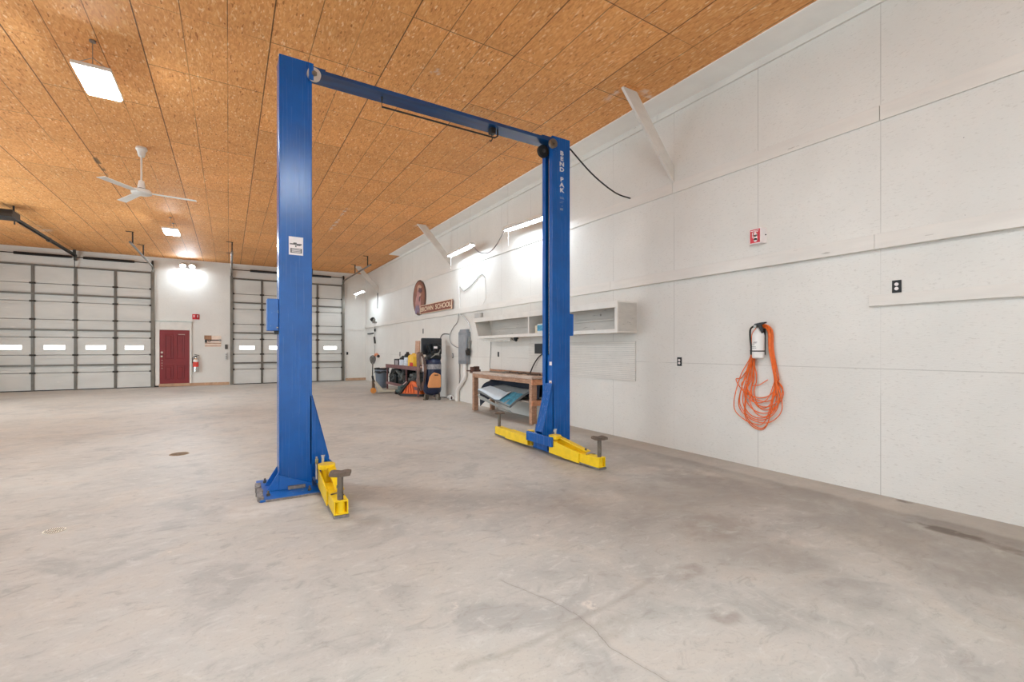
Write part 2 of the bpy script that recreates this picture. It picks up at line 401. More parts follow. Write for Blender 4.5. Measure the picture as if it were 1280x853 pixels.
# ------------------------------------------------------------------ sectional garage doors on the back wall
def garage_door(name, x0, x1, tracks):
    r = structure_empty(name, ((x0+x1)/2, YB-.04, 0)); y = YB-.04
    n = 7; h = 4.27/n; w = (x1-x0)/4
    for k in range(n):
        b = MB().box(x0, x1, y, YB-.002, k*h+.012, (k+1)*h-.004)
        # pressed ribs of each section
        for q in (.18, .82): b.box(x0+.01, x1-.01, y-.006, y, k*h+q*h-.012, k*h+q*h+.012)
        b.build('door_section', DOORGREY, r, bevel=.004)
    xs = [x0+.02, x0+w, x0+2*w, x0+3*w, x1-.02]
    for x in xs:
        s = MB().box(x-.038, x+.038, y-.035, y, .015, 4.27).build('stile', STILE, r)
        hb = MB()
        for k in range(1, n): hb.box(x-.075, x+.075, y-.05, y-.03, k*h-.03, k*h+.03); hb.cyl((x-.08, y-.055, k*h), (x+.08, y-.055, k*h), .014, n=8)
        hb.build('hinge_set', HINGE, s)
    for k in (1, 3, 5):
        z = (k+.42)*h
        MB().box(x0, x1, y-.075, y-.012, z-.028, z+.028).build('strut', STILE, r)
    for k in range(1, n):
        MB().box(x0, x1, y-.004, y+.01, k*h-.010, k*h+.006).build('section_joint', STILE, r)
    MB().box(x0, x1, y-.03, y, 4.24, 4.30).build('top_strut', STILE, r)
    MB().box(x0, x1, y-.012, y+.01, .002, .03).build('bottom_seal', BLACK, r)
    for i in range(4):
        cx = x0+w*(i+.5); fr = MB()
        for (a, c, e, f) in ((-.30, .30, 1.39, 1.412), (-.30, .30, 1.555, 1.577), (-.30, -.27, 1.412, 1.555), (.27, .30, 1.412, 1.555)):
            fr.box(cx+a, cx+c, y-.012, y, e, f)
        f = fr.build('window_frame', DOORGREY, r)
        MB().box(cx-.27, cx+.27, y-.006, y, 1.412, 1.555).build('window_pane', DAY, f)
    # torsion shaft and springs
    sy, sz = YB-.14, 4.62; cx = (x0+x1)/2
    sh = MB().cyl((x0-.05, sy, sz), (x1+.05, sy, sz), .016, n=10).build('torsion_shaft', HINGE, r, smooth=True)
    for a, c in ((cx-1.5, cx-.14), (cx+.22, cx+1.56)):
        sp = MB(); m = int((c-a)/.028)
        pr = []
        for i in range(m*2+1): pr.append((.052 if i % 2 else .044, a+(c-a)*i/(m*2)))
        sp.lathe([(q, z) for q, z in pr], (0, sy, sz), 12, 'X')
        sp.build('torsion_spring', BLACK, sh, smooth=True)
        MB().cyl((c, sy, sz), (c+.06, sy, sz), .045, n=12).build('spring_cone', DARK, sh)
    MB().box(cx-.03, cx+.03, sy-.02, YB, sz-.10, sz+.10).build('centre_bracket', TRACK, r)
    for x, s_ in ((x0-.01, -1), (x1+.01, 1)):
        MB().cyl((x-s_*.03, sy, sz), (x+s_*.02, sy, sz), .085, n=20).build('cable_drum', DARK, r)
        tr = MB().box(x-.045, x+.045, YB-.11, YB, .0, 4.36)
        pts = [(x, YB-.085, 4.30), (x, YB-.12, 4.40), (x, YB-.22, 4.47), (x, YB-.36, 4.49), (x, 16.95, 4.49)]
        tr.tube(spline(pts[:4], 4)+[Vector(pts[4])], .032, 6)
        tr.box(x-.03, x+.03, YB-.16, YB, 4.40, 4.72)
        tr.build('track', tracks, r)
        for yy in (17.4, 19.4):
            MB().box(x-.018, x+.018, yy-.012, yy+.012, 4.49, ZC).box(x-.16, x+.03, yy-.02, yy+.02, ZC-.012, ZC).build('track_hanger', HINGE, r)
    return r
garage_door('door_1', -6.70, -2.42, TRACK)
garage_door('door_3', .10, 4.38, TRACK)
# added, unseen glowing bays behind and left of the camera brighten the room
def bay(name, axis, wall, a0, a1, strength, col):
    g = glow(name+'_daylight', col, strength); e_ = structure_empty(name, (wall, (a0+a1)/2, 0) if axis == 0 else ((a0+a1)/2, wall, 0))
    if axis == 0:
        MB().box(wall+.001, wall+.02, a0, a1, .02, 4.1).build('added_glow_panel', g, e_)
        MB().box(wall, wall+.05, a0-.12, a0, 0, 4.22).build('added_bay_jamb', WHITE, e_); MB().box(wall, wall+.05, a1, a1+.12, 0, 4.22).build('added_bay_jamb', WHITE, e_)
        MB().box(wall, wall+.05, a0, a1, 4.1, 4.22).build('added_bay_head', WHITE, e_)
    else:
        MB().box(a0, a1, wall+.001, wall+.02, .02, 4.1).build('added_glow_panel', g, e_)
        MB().box(a0-.12, a0, wall, wall+.05, 0, 4.22).build('added_bay_jamb', WHITE, e_); MB().box(a1, a1+.12, wall, wall+.05, 0, 4.22).build('added_bay_jamb', WHITE, e_)
        MB().box(a0, a1, wall, wall+.05, 4.1, 4.22).build('added_bay_head', WHITE, e_)
bay('added_bay_4', 0, XL, 4.0, 9.6, 2.9, (222, 243, 255))
bay('added_bay_5', 1, YF, -2.0, 2.9, 1.7, (222, 243, 255))
bay('added_bay_6', 0, XL, 11.4, 17.0, 6.4, (222, 243, 255))
# entry door
r = structure_empty('door_2', (-1.755, YB, .12)); x0, x1, zb, zt = -2.215, -1.295, .12, 2.15
sl = MB().box(x0, x1, YB-.05, YB-.002, zb, zt)
sl.build('door_leaf', RED, r, bevel=.004)
lw = (x1-x0)
for (a, c) in ((.17, .45), (.55, .83)):
    for (e, f) in ((.16, .68), (.92, 1.86)):
        pb = MB(); X0, X1, Z0, Z1 = x0+a*lw, x0+c*lw, zb+e, zb+f
        for q in ((X0, X1, Z0, Z0+.03), (X0, X1, Z1-.03, Z1), (X0, X0+.03, Z0, Z1), (X1-.03, X1, Z0, Z1)): pb.box(q[0], q[1], YB-.078, YB-.05, q[2], q[3])
        pb.box(X0+.065, X1-.065, YB-.07, YB-.05, Z0+.065, Z1-.065)
        pb.build('door_panel', RED, r, bevel=.006)
MB().ball((x0+.07, YB-.10, zb+1.03), .036).cyl((x0+.07, YB-.10, zb+1.03), (x0+.07, YB-.05, zb+1.03), .014).build('door_knob', BRASS, r, smooth=True)
MB().cyl((x0+.07, YB-.075, zb+1.18), (x0+.07, YB-.05, zb+1.18), .036).build('deadbolt', BRASS, r, smooth=True)
ch = MB()
for k in range(4): ch.ball((x0+.075, YB-.062, zb+.58+k*.1), .016)
ch.build('door_chain', BRASS, r, smooth=True)
MB().box(x0+.62*lw, x0+.84*lw, YB-.066, YB-.05, zb+1.84, zb+1.875).build('door_plate', BRASS, r)
fr = MB()
fr.box(x0-.13, x0-.005, YB-.06, YB, 0, 2.46).box(x1+.005, x1+.07, YB-.06, YB, .11, 2.46)
fr.box(x0-.005, x1+.005, YB-.055, YB, 2.155, 2.46)
fr.build('door_frame', WHITE, r, bevel=.004)
MB().box(x0-.16, x1+.10, YB-.09, YB, 2.46, 2.50).build('door_head_trim', plain('door_head_grey', (186, 192, 186), .5), r)
MB().box(x0-.02, x1+.02, YB-.09, YB-.025, .02, .118).build('door_sill', BRICK, r)
MB().box(x0-.14, x0-.02, YB-.10, YB-.06, .001, .06).build('door_bumper', BLACK, r)

# ------------------------------------------------------------------ two-post lift
lift = thing('car_lift', 'tall blue two-post car lift with overhead beam and low yellow swing arms', 'car lift', (2.25, 5.22, 0))
PH = 4.35
def post(x0, x1, inner):      # inner = +1 opens towards +x
    t_ = .012; y0, y1 = 5.10, 5.34; lip = .075
    P = [(x0, y0), (x1, y0), (x1, y0+lip), (x1-t_, y0+lip), (x1-t_, y0+t_), (x0+t_, y0+t_), (x0+t_, y1-t_), (x1-t_, y1-t_), (x1-t_, y1-lip), (x1, y1-lip), (x1, y1), (x0, y1)]
    if inner < 0: P = [(x0+x1-x, y) for x, y in P][::-1]
    return MB().prism(P, 2, .024, PH).build('post', BLUE, lift, bevel=.010, seg=3)
pL = post(.424, .727, 1); pR = post(3.778, 4.085, -1)
# base plates, gussets
MB().box(.245, .775, 4.83, 5.58, 0, .024).build('base_plate', BLUEWORN, pL, bevel=.004)
e = MB()
for k in range(9): e.obox((.252+random.uniform(-.006, .006), 4.87+k*.062, .026), (.05, .055, .04), (random.uniform(-.2, .2), random.uniform(-.2, .2), random.uniform(-.2, .2)))
e.box(.235, .275, 4.835, 5.40, .0, .028)
e.build('base_plate_edge', GRIME, pL, bevel=.004)
MB().box(.29, .76, 4.823, 4.835, 0, .020).build('base_plate_rim', GRIME, pL)
for gy in (5.09, 5.33): MB().prism([(.424, .024), (.424, .21), (.31, .024)], 1, gy, gy+.015).build('gusset', BLUEWORN, pL, bevel=.003)
MB().prism([(.424, .024), (.727, .024), (.727, .05), (.424, .17)], 1, 5.085, 5.10).build('weld_plate', BLUEWORN, pL, bevel=.003)
MB().box(.50, .66, 5.05, 5.085, .024, .055).build('anchor_block', GRIME, pL, bevel=.004)
for x, y in ((.32, 4.95), (.32, 5.45), (.68, 4.93), (.72, 5.48)): MB().cyl((x, y, .024), (x, y, .045), .018, n=6).cyl((x, y, .044), (x, y, .07), .009, n=8).build('anchor_bolt', STEEL, pL)
MB().box(3.74, 4.13, 4.92, 5.52, 0, .024).build('base_plate', BLUEWORN, pR, bevel=.004)
MB().prism([(4.085, .024), (4.085, .10), (4.125, .024)], 1, 5.09, 5.105).build('gusset', BLUE, pR)
# stickers and lettering
s = MB().box(.511, .643, 5.0985, 5.10, 2.365, 2.548).build('warning_label', SIGNWHITE, pL)
k = MB(); y = 5.0975
k.box(.525, .632, y, y+.001, 2.385, 2.432)
for (x, w_, z, h_) in ((.545, .05, 2.474, .012), (.568, .03, 2.48, .02), (.60, .035, 2.47, .02), (.618, .022, 2.474, .014), (.575, .012, 2.455, .02)): k.box(x-w_/2, x+w_/2, y, y+.001, z-h_/2, z+h_/2)
k.build('label_print', INK, s)
k = MB()
for i in range(3): k.box(.538, .62, y-.0008, y, 2.393+i*.013, 2.399+i*.013)
k.build('label_lines', SIGNWHITE, s)
SILVER = plain('silver_letters', (206, 209, 214), .45, 0, .1, 60, wear=((90, 120, 156), .68)); FADED = plain('faded_letters', (116, 136, 164), .5, 0, .2, 60)
for wd, z0 in (('BEND', 4.135), ('PAK', 3.7725)):
    L = MB()
    for i, ch in enumerate(wd): text_into(L, ch, .080, face_minus_y(3.940, 5.0985, z0-i*.0755) @ Matrix.Diagonal((1.30, 1, 1, 1)), .001, .0032)
    L.build('lettering', SILVER, pR)
L = MB(); text_into(L, '10A', .045, face_minus_y(3.940, 5.0985, 3.515), .001, .001); L.build('faded_lettering', FADED, pR)
for (x, z, w_, h_) in ((3.93, 3.45, .05, .006), (3.945, 3.47, .055, .005), (3.945, 3.405, .014, .014), (3.935, 3.36, .05, .03)):
    MB().box(x-w_/2, x+w_/2, 5.0982, 5.0995, z-h_/2, z+h_/2).build('faded_mark', FADED, pR)
for (z0, z1, y0) in ((1.195, 1.245, 5.112), (.905, .985, 5.115)):
    MB().box(3.7755, 3.777, y0, y0+.055, z0, z1).build('sticker', SIGNWHITE, pR)
MB().box(3.774, 3.7755, 5.128, 5.15, .93, .965).build('sticker_print', plain('brown_print', (140, 92, 70), .6), pR)
# control boxes on the outer faces
c = MB().box(.322, .424, 5.13, 5.30, 1.60, 1.918).build('release_cover', BLUEWORN, pL, bevel=.006)
MB().ball((.412, 5.124, 1.632), .011).build('cover_screw', CHROME, c, smooth=True)
MB().box(.385, .424, 5.15, 5.22, 1.565, 1.60).build('cover_bracket', DARK, c)
c = MB().box(4.085, 4.182, 5.14, 5.30, 1.607, 1.918).build('release_cover', BLUE, pR, bevel=.006)
MB().tube(spline([(4.11, 5.2, 1.607), (4.125, 5.2, 1.56), (4.15, 5.2, 1.50)], 4), .008).build('release_handle', DARK, c)
# overhead beam
bm_ = MB().prism([(5.10, 4.262), (5.33, 4.262), (5.33, 4.305), (5.318, 4.305), (5.318, 4.274), (5.112, 4.274), (5.112, 4.305), (5.10, 4.305)], 0, .727, 3.778).build('overhead_beam', BEAMBLUE, lift, bevel=.003)
MB().box(.70, .86, 5.115, 5.315, 4.274, 4.33).build('beam_plate', BEAMBLUE, bm_, bevel=.003)
MB().box(3.62, 3.80, 5.115, 5.315, 4.274, 4.33).build('beam_plate', BEAMBLUE, bm_, bevel=.003)
sb = MB().tube([(1.47, 5.2, 4.262), (1.47, 5.2, 4.15), (2.93, 5.2, 4.15), (2.97, 5.2, 4.18), (2.97, 5.2, 4.262)], .0105, 8).build('shutoff_bar', BLACK, lift)
MB().box(2.855, 2.925, 5.16, 5.24, 4.185, 4.262).build('limit_switch', BLACK, sb, bevel=.005)
MB().tube(spline([(2.88, 5.2, 4.185), (2.885, 5.19, 4.12), (2.87, 5.2, 4.09), (2.86, 5.21, 4.11)], 4), .006).build('switch_lever', BLACK, sb)
# sheaves
def sheave(x, y, z, r_, par, mat, nm='sheave'):
    s_ = MB().lathe([(.02, -.02), (r_, -.02), (r_, -.013), (r_-.012, -.004), (r_-.012, .004), (r_, .013), (r_, .02), (.02, .02)], (x, y, z), 28, 'Y').build(nm, mat, par, smooth=True)
    MB().cyl((x, y-.034, z), (x, y+.025, z), .028, n=6).cyl((x, y-.045, z), (x, y-.034, z), .016).build('sheave_bolt', STEEL, s_)
sheave(.742, 5.082, 4.225, .066, pL, plain('worn_sheave', (206, 196, 186), .4, .3))
MB().box(.69, .735, 5.052, 5.06, 4.15, 4.32).box(.69, .70, 5.06, 5.10, 4.15, 4.32).build('sheave_bracket', BLUE, pL, bevel=.004)
sheave(3.770, 5.076, 4.225, .062, pR, STEEL); sheave(3.725, 5.25, 4.17, .085, pR, DARK)
MB().box(3.79, 3.85, 5.086, 5.10, 4.15, 4.32).build('sheave_bracket', BLUE, pR, bevel=.004)
# inside of the right-hand channel: cylinder, cable, latch
MB().cyl((3.90, 5.24, .9), (3.90, 5.24, 3.9), .04, n=14).build('hydraulic_cylinder', DARK, pR, smooth=True)
MB().cyl((3.80, 5.205, 1.35), (3.80, 5.205, 4.1), .006, n=6).build('lift_cable', CHROME, pR)
MB().cyl((.70, 5.205, .5), (.70, 5.205, 4.1), .006, n=6).build('lift_cable', CHROME, pL)
MB().box(.727, .742, 5.15, 5.20, 2.19, 2.25).build('latch', DARK, pL); MB().box(.727, .738, 5.15, 5.17, 2.52, 2.56).build('latch', DARK, pL)
# carriages
def carriage(sx, px, bo):         # sx direction towards the lift's middle, px = inner face of the post
    f = lambda d: px+sx*d
    c_ = MB().box(*sorted((f(-.16), f(.10))), 5.13, 5.31, .10, .34).box(*sorted((f(-.15), f(-.03))), 5.14, 5.30, .30, 1.34).build('carriage', BLUE, lift, bevel=.005)
    g_ = MB().prism([(f(-.02), .94), (f(.005), .94), (f(.165), .29), (f(.165), .24), (f(-.02), .24)], 1, 5.10, 5.114)
    g_.prism([(f(-.02), .94), (f(.005), .94), (f(.165), .29), (f(.165), .24), (f(-.02), .24)], 1, 5.256, 5.27)
    g_.prism([(f(-.008), .95), (f(.004), .95), (f(.168), .29), (f(.156), .29)], 1, 5.10, 5.27)
    g_.build('carriage_gusset', BLUE, c_, bevel=.003)
    MB().box(*sorted((f(bo-.04), f(bo))), 4.83, 5.42, .145, .272).build('carriage_bumper', BLUE, c_, bevel=.006)
    MB().box(*sorted((f(.03), f(.15))), 5.02, 5.34, .055, .15).build('carriage_foot', BLUE, c_, bevel=.004)
    for yy in (4.93, 5.40): MB().cyl((f(.075), yy, .25), (f(.075), yy, .35), .014, n=10).cyl((f(.075), yy, .345), (f(.075), yy, .36), .02, n=10).build('pivot_pin', CHROME, c_, smooth=True)
    MB().tube([(f(.03), 5.02, .10), (f(.03), 5.02, .33)], .012).box(*sorted((f(.015), f(.045))), 5.00, 5.04, .26, .31).build('lock_rod', CHROME, c_)
carriage(1, .727, .175); carriage(-1, 3.778, .222)
def arm(hx, hy, ex, ey, low=False):
    hinge, end = Vector((hx, hy, 0)), Vector((ex, ey, 0)); d = (end-hinge); Ln = d.length; u = d.normalized(); v = Vector((-u.y, u.x, 0))
    W = lambda a, c, z: hinge+u*a+v*c+Vector((0, 0, z))
    b_ = MB()
    def pr(profile, c0, c1):
        A = [b_.bm.verts.new(W(a, c0, z)) for a, z in profile]; B = [b_.bm.verts.new(W(a, c1, z)) for a, z in profile]
        fs = [b_.bm.faces.new(A), b_.bm.faces.new(B[::-1])]
        for i in range(len(A)):
            j = (i+1) % len(A); fs.append(b_.bm.faces.new((A[j], A[i], B[i], B[j])))
        bmesh.ops.recalc_face_normals(b_.bm, faces=fs)
    e_ = Ln*.66; h0 = .165 if low else .238
    side = [(-.02, .060), (-.02, h0), (e_, .152), (e_, .022)]
    pr(side, -.072, -.060); pr(side, .060, .072)
    pr([(-.02, .060), (-.02, .072), (e_, .034), (e_, .022)], -.06, .06)
    if low:
        pr([(.10, .160), (.10, .166), (.45, .160), (.45, .154)], -.06, .06); pr([(e_-.35, .146), (e_-.35, .154), (e_, .150), (e_, .142)], -.06, .06)
    else:
        k_ = .035 if u.y < 0 else -.035
        pr([(.02, .272), (.02, .284), (e_+.06, .172), (e_+.06, .160)], min(k_-.04, k_+.035), max(k_-.04, k_+.035))     # raised sloping top plate
        pr([(.02, .10), (.02, .272), (e_, .162), (e_, .06)], k_-.006, k_+.006)
    a_ = b_.build('swing_arm', YELLOW, lift, bevel=.002)
    b_ = MB(); i0, i1 = e_-.30, Ln+.045
    for c0, c1, z0, z1 in ((-.058, -.046, .024, .142), (.046, .058, .024, .142), (-.046, .046, .130, .142), (-.046, .046, .024, .036)):
        pr([(i0, z0+.004), (i0, z1+.004), (i1, z1), (i1, z0)], c0, c1)
    pr([(i1-.09, .036), (i1-.09, .130), (i1-.07, .130), (i1-.07, .036)], -.046, .046)
    b_.build('arm_extension', YELLOW, a_, bevel=.003)
    b_ = MB(); pr([(.10, .046), (.10, .058), (i1+.014, .022), (i1+.014, .004)], -.062, .062); b_.build('arm_wear_strip', GRIME, a_)
    MB().cyl(W(.02, 0, h0+.004), W(.02, 0, h0+.050), .082, n=24).build('hinge_cap', YELLOW, a_, bevel=.004)
    MB().cyl(W(.02, 0, .05), W(.02, 0, .26), .05, n=20).build('hinge_post', YELLOW, a_, smooth=True)
    if not low:
        MB().cyl(W(e_+.03, .02, .155), W(e_+.03, .02, .20), .012, n=8).build('arm_stop', STEEL, a_)
        MB().tube([W(e_+.10, -.05, .148), W(e_+.13, 0, .162), W(e_+.16, .05, .148)], .006).build('arm_clip', STEEL, a_)
    p = W(Ln, 0, 0)
    s_ = MB().cyl(p+Vector((0, 0, .04)), p+Vector((0, 0, .350)), .025, n=18).build('lift_pad_stem', STEEL, a_, smooth=True)
    MB().cyl(p+Vector((0, 0, .036)), p+Vector((0, 0, .13)), .040, n=18).build('pad_socket', YELLOW, s_, smooth=True)
    pb = MB()
    prof = [(-.085, .352), (-.085, .378), (-.055, .385), (0, .376), (.055, .385), (.085, .378), (.085, .352), (.04, .345), (-.04, .345)]
    w_ = Vector((.95, -.31, 0)).normalized(); q_ = Vector((.31, .95, 0)).normalized()
    A = [pb.bm.verts.new(p+w_*a-q_*.055+Vector((0, 0, z))) for a, z in prof]; B = [pb.bm.verts.new(p+w_*a+q_*.055+Vector((0, 0, z))) for a, z in prof]
    fs = [pb.bm.faces.new(A), pb.bm.faces.new(B[::-1])]
    for i in range(len(A)): fs.append(pb.bm.faces.new((A[(i+1) % len(A)], A[i], B[i], B[(i+1) % len(A)])))
    bmesh.ops.recalc_face_normals(pb.bm, faces=fs)
    pb.build('lift_pad', RUBBER, s_, bevel=.004)
arm(.822, 4.86, .806, 4.10); arm(.822, 5.48, .84, 6.66, True)
arm(3.655, 4.90, 3.742, 4.12); arm(3.675, 5.46, 3.815, 6.62, True)

# cable from the lift to the wall
tag(MB().tube(spline([(4.085, 5.22, 4.315), (4.16, 5.22, 4.31), (4.6, 5.22, 4.02), (5.05, 5.22, 3.83), (5.37, 5.23, 3.80), (5.398, 5.23, 3.80)], 8), .011).build('power_cable', BLACK), 'black cable sagging from the top of the right lift post to the wall', 'cable')

# ------------------------------------------------------------------ braces
def brace(yc, label):
    th = thing('brace', label, 'brace', (4.95, yc, 3.86), 'white diagonal braces along the right wall')
    a = Vector((XR, yc, 3.80)); c = Vector((4.50, yc, ZC)); d = (c-a).normalized(); n = Vector((-d.z, 0, d.x))
    w_ = .105
    P = [(XR-.001, 3.79), (XR-.001, 4.02), (4.645, ZC-.001), (4.40, ZC-.001), (4.41, ZC-.03)]
    MB().prism(P, 1, yc-.02, yc+.02).build('brace_board', WOODWHITE, th, bevel=.003)
    MB().box(4.39, 4.72, yc-.07, yc+.05, ZC-.012, ZC).build('brace_plate', OSB, th)
    return th
b1 = brace(4.41, 'white diagonal brace board from wall to ceiling, nearest the camera')
copy_thing(b1, (0, 7.75, 0), 'white diagonal brace board above and left of the hanging tube lights')
copy_thing(b1, (0, 15.2, 0), 'white diagonal brace board in the far right corner near the door track')

# ------------------------------------------------------------------ ceiling lights
def high_bay(y, label):
    th = thing('high_bay_light', label, 'ceiling light', (-1.31, y, 4.55), 'rectangular hanging high bay lights')
    MB().box(-1.485, -1.135, y-.36, y+.36, 4.556, 4.60).build('light_housing', WHITE, th, bevel=.008)
    MB().box(-1.465, -1.155, y-.34, y+.34, 4.535, 4.557).build('light_panel', LAMP, th, bevel=.004)
    for yy in (y-.33, y+.33):
        k = MB(); k.tube([(-1.30, yy, 4.60), (-1.30, yy, ZC)], .004, 6); k.tube([(-1.42, yy, 4.60), (-1.30, yy, 4.68), (-1.18, yy, 4.60)], .004, 6)
        k.build('hanging_chain', GALV, th)
        MB().cyl((-1.30, yy, ZC-.02), (-1.30, yy, ZC), .03).build('ceiling_hook', GALV, th)
    return th
h1 = high_bay(7.19, 'bright rectangular hanging light above and left of the ceiling fan')
copy_thing(h1, (0, 8.1, 0), 'bright rectangular hanging light beyond the ceiling fan, toward the red door')
copy_thing(h1, (0, -8.2, 0), 'unseen added rectangular hanging light behind the camera')  # added out of view to brighten the near end of the room
copy_thing(h1, (2.33, -6.65, 0), 'unseen added rectangular hanging light close to the camera, nearer the right wall')  # added out of view; its reflection gives the left post its sheen
# ------------------------------------------------------------------ tube lights along the right wall
def shop_light(c, Ln, tilt, label, ceil_x, rot=0.0):
    th = thing('shop_light', label, 'tube light', c, 'tube lights hanging along the right wall')
    cx, cy, cz = c
    zz = lambda y: cz+(y-cy)*tilt
    def slab(w0, w1, z0, z1, y0, y1, nm, mat):
        b_ = MB(); A = []
        for y in (y0, y1):
            dx = (y-cy)*rot
            A.append([b_.bm.verts.new((cx+dx+a, y, zz(y)+z)) for a, z in ((w0, z0), (w1, z0), (w1*.7, z1), (w0*.7, z1))])
        f = [b_.bm.faces.new(A[0]), b_.bm.faces.new(A[1][::-1])]
        for i in range(4): f.append(b_.bm.faces.new((A[0][(i+1) % 4], A[0][i], A[1][i], A[1][(i+1) % 4])))
        bmesh.ops.recalc_face_normals(b_.bm, faces=f); b_.build(nm, mat, th)
    y0, y1 = cy-Ln/2, cy+Ln/2
    slab(-.085, .085, .002, .06, y0, y1, 'light_housing', WHITE)
    slab(-.092, -.082, -.03, .004, y0, y1, 'light_reflector', WHITE); slab(.082, .092, -.03, .004, y0, y1, 'light_reflector', WHITE)
    slab(-.045, .045, -.022, .0, y0+.02, y1-.02, 'light_tube', TUBE)
    for y in (y0+.1, y1-.1): MB().tube([(cx+(y-cy)*rot, y, zz(y)+.05), (cx+(y-cy)*rot, y, ZC-.012)], .003, 5).build('hanging_chain', WIREWHITE, th)
    MB().tube([(cx+(y1-.12-cy)*rot, y1-.12, zz(y1)-.02), (cx+(y1-.12-cy)*rot, y1-.12, zz(y1)-.36)], .003, 5).build('pull_cord', WIREWHITE, th)
shop_light((5.02, 7.74, 3.925), 1.42, .05, 'glowing white tube light hanging beside the right lift post', 5.02)
shop_light((5.02, 10.72, 3.935), 1.38, -.025, 'glowing white tube light hanging left of the lift-side one, below a white brace', 5.02)
shop_light((4.66, 19.9, 3.80), 1.35, .02, 'small glowing tube light in the far right corner by the garage door', 4.66)
tag(MB().tube(spline([(5.02, 8.44, 3.98), (5.03, 8.9, 3.70), (5.04, 9.3, 3.62), (5.03, 9.7, 3.72), (5.02, 10.04, 3.95)], 8), .012).build('light_cable', plain('mottled_cable', (120, 112, 106), .5, 0, .5, 14)), 'drooping cable linking the two tube lights by the lift', 'cable')
# strip light fixture under the shelf
u = thing('under_shelf_light', 'unlit white strip light fixed beneath the wall shelf unit', 'strip light', (5.15, 9.0, 1.62))
MB().box(5.11, 5.21, 8.40, 9.72, 1.625, 1.668).build('light_housing', WHITE, u, bevel=.006)
MB().cyl((5.16, 8.46, 1.612), (5.16, 9.66, 1.612), .016, n=12).build('light_tube', plain('milky_tube', (240, 238, 232), .3), u, smooth=True)
MB().box(5.12, 5.19, 8.20, 8.28, 1.63, 1.668).ball((5.15, 8.24, 1.615), .035).build('light_plug', BLACK, u, smooth=True)
MB().tube(spline([(5.15, 8.28, 1.64), (5.15, 8.34, 1.61), (5.15, 8.40, 1.645)], 4), .006).build('plug_lead', BLACK, u)
# twin flood lamps on the back wall
f = thing('flood_light', 'twin-head flood light glaring high on the back wall above the red door', 'flood light', (-1.36, YB, 4.66))
MB().box(-1.44, -1.28, YB-.05, YB, 4.66, 4.80).build('lamp_base', WHITE, f, bevel=.006)
for x in (-1.50, -1.21):
    c_ = Vector((x, YB-.07, 4.73)); u_ = Vector((0, -.55, -.835))
    hd = MB().cyl(c_, c_+u_*.06, .04, .085, 20).cyl(c_+u_*.06, c_+u_*.15, .088, .095, 20).build('lamp_head', WHITE, f, smooth=True)
    MB().cyl(c_+u_*.15, c_+u_*.158, .082, .078, 20).build('lamp_lens', SPOT, hd, smooth=True)
MB().tube([(-1.50, YB-.04, 4.72), (-1.21, YB-.04, 4.72)], .015).build('lamp_bar', WHITE, f)

# ------------------------------------------------------------------ ceiling fan
F = thing('ceiling_fan', 'white three-blade ceiling fan on a long downrod', 'ceiling fan', (-1.275, 10.06, 4.06)); fx, fy = -1.275, 10.06
MB().lathe([(.075, 4.875), (.085, 4.84), (.06, 4.80), (.055, 4.76), (.04, 4.715), (.02, 4.715)], (fx, fy, 0), 24).build('fan_canopy', WHITE, F, smooth=True)
MB().cyl((fx, fy, 4.27), (fx, fy, 4.72), .014).build('downrod', WHITE, F, smooth=True)
MB().lathe([(.02, 4.31), (.04, 4.30), (.055, 4.20), (.055, 4.17)], (fx, fy, 0), 24).build('rod_cover', WHITE, F, smooth=True)
MB().lathe([(.06, 4.172), (.06, 4.16)], (fx, fy, 0), 24).build('motor_gap', DARK, F)
MB().lathe([(.07, 4.16), (.13, 4.145), (.145, 4.12), (.145, 4.085), (.12, 4.07), (.02, 4.066)], (fx, fy, 0), 28).build('fan_motor', WHITE, F, smooth=True)
for a in (-2, 118, 238):
    a = math.radians(a); u = Vector((math.cos(a), math.sin(a), 0)); v = Vector((-u.y, u.x, 0))
    def bl(s_, w_):
        r_ = .12+s_*.66; hw = .055+.012*s_
        return Vector((fx, fy, 4.105-.02*s_))+u*r_+v*((w_-.5)*2*hw)+Vector((0, 0, (w_-.5)*.012))
    MB().grid(bl, 8, 3, .006).build('fan_blade', WHITE, F)

# ------------------------------------------------------------------ garage door opener
o = thing('garage_door_opener', 'black ceiling-hung garage door opener motor with long rail', 'door opener', (-4.56, 15.9, 4.55))
MB().box(-4.74, -4.38, 15.55, 16.05, 4.56, 4.74).build('motor_housing', BLACK, o, bevel=.015)
MB().box(-4.76, -4.36, 15.45, 15.60, 4.55, 4.62).cyl((-4.48, 16.03, 4.60), (-4.48, 16.03, 4.48), .015).build('motor_bracket', DARK, o)
for x in (-4.70, -4.42): MB().box(x-.015, x+.015, 15.75, 15.78, 4.74, ZC).build('hanger_strap', DARK, o)
MB().box(-4.615, -4.575, 16.0, 21.58, 4.66, 4.71).box(-4.545, -4.505, 16.0, 21.58, 4.66, 4.71).build('rail', DARK, o)
MB().tube([(-4.56, 16.0, 4.64), (-4.56, 21.5, 4.64)], .012, 6).build('chain', BLACK, o)
MB().box(-4.60, -4.52, 18.8, 19.0, 4.62, 4.73).build('trolley', BLACK, o)
MB().box(-4.60, -4.52, 21.54, 21.58, 4.66, ZC).build('header_bracket', DARK, o)
MB().tube([(-4.56, 21.55, 4.66), (-4.56, 21.60, 4.25)], .012, 6).build('door_arm', DARK, o)

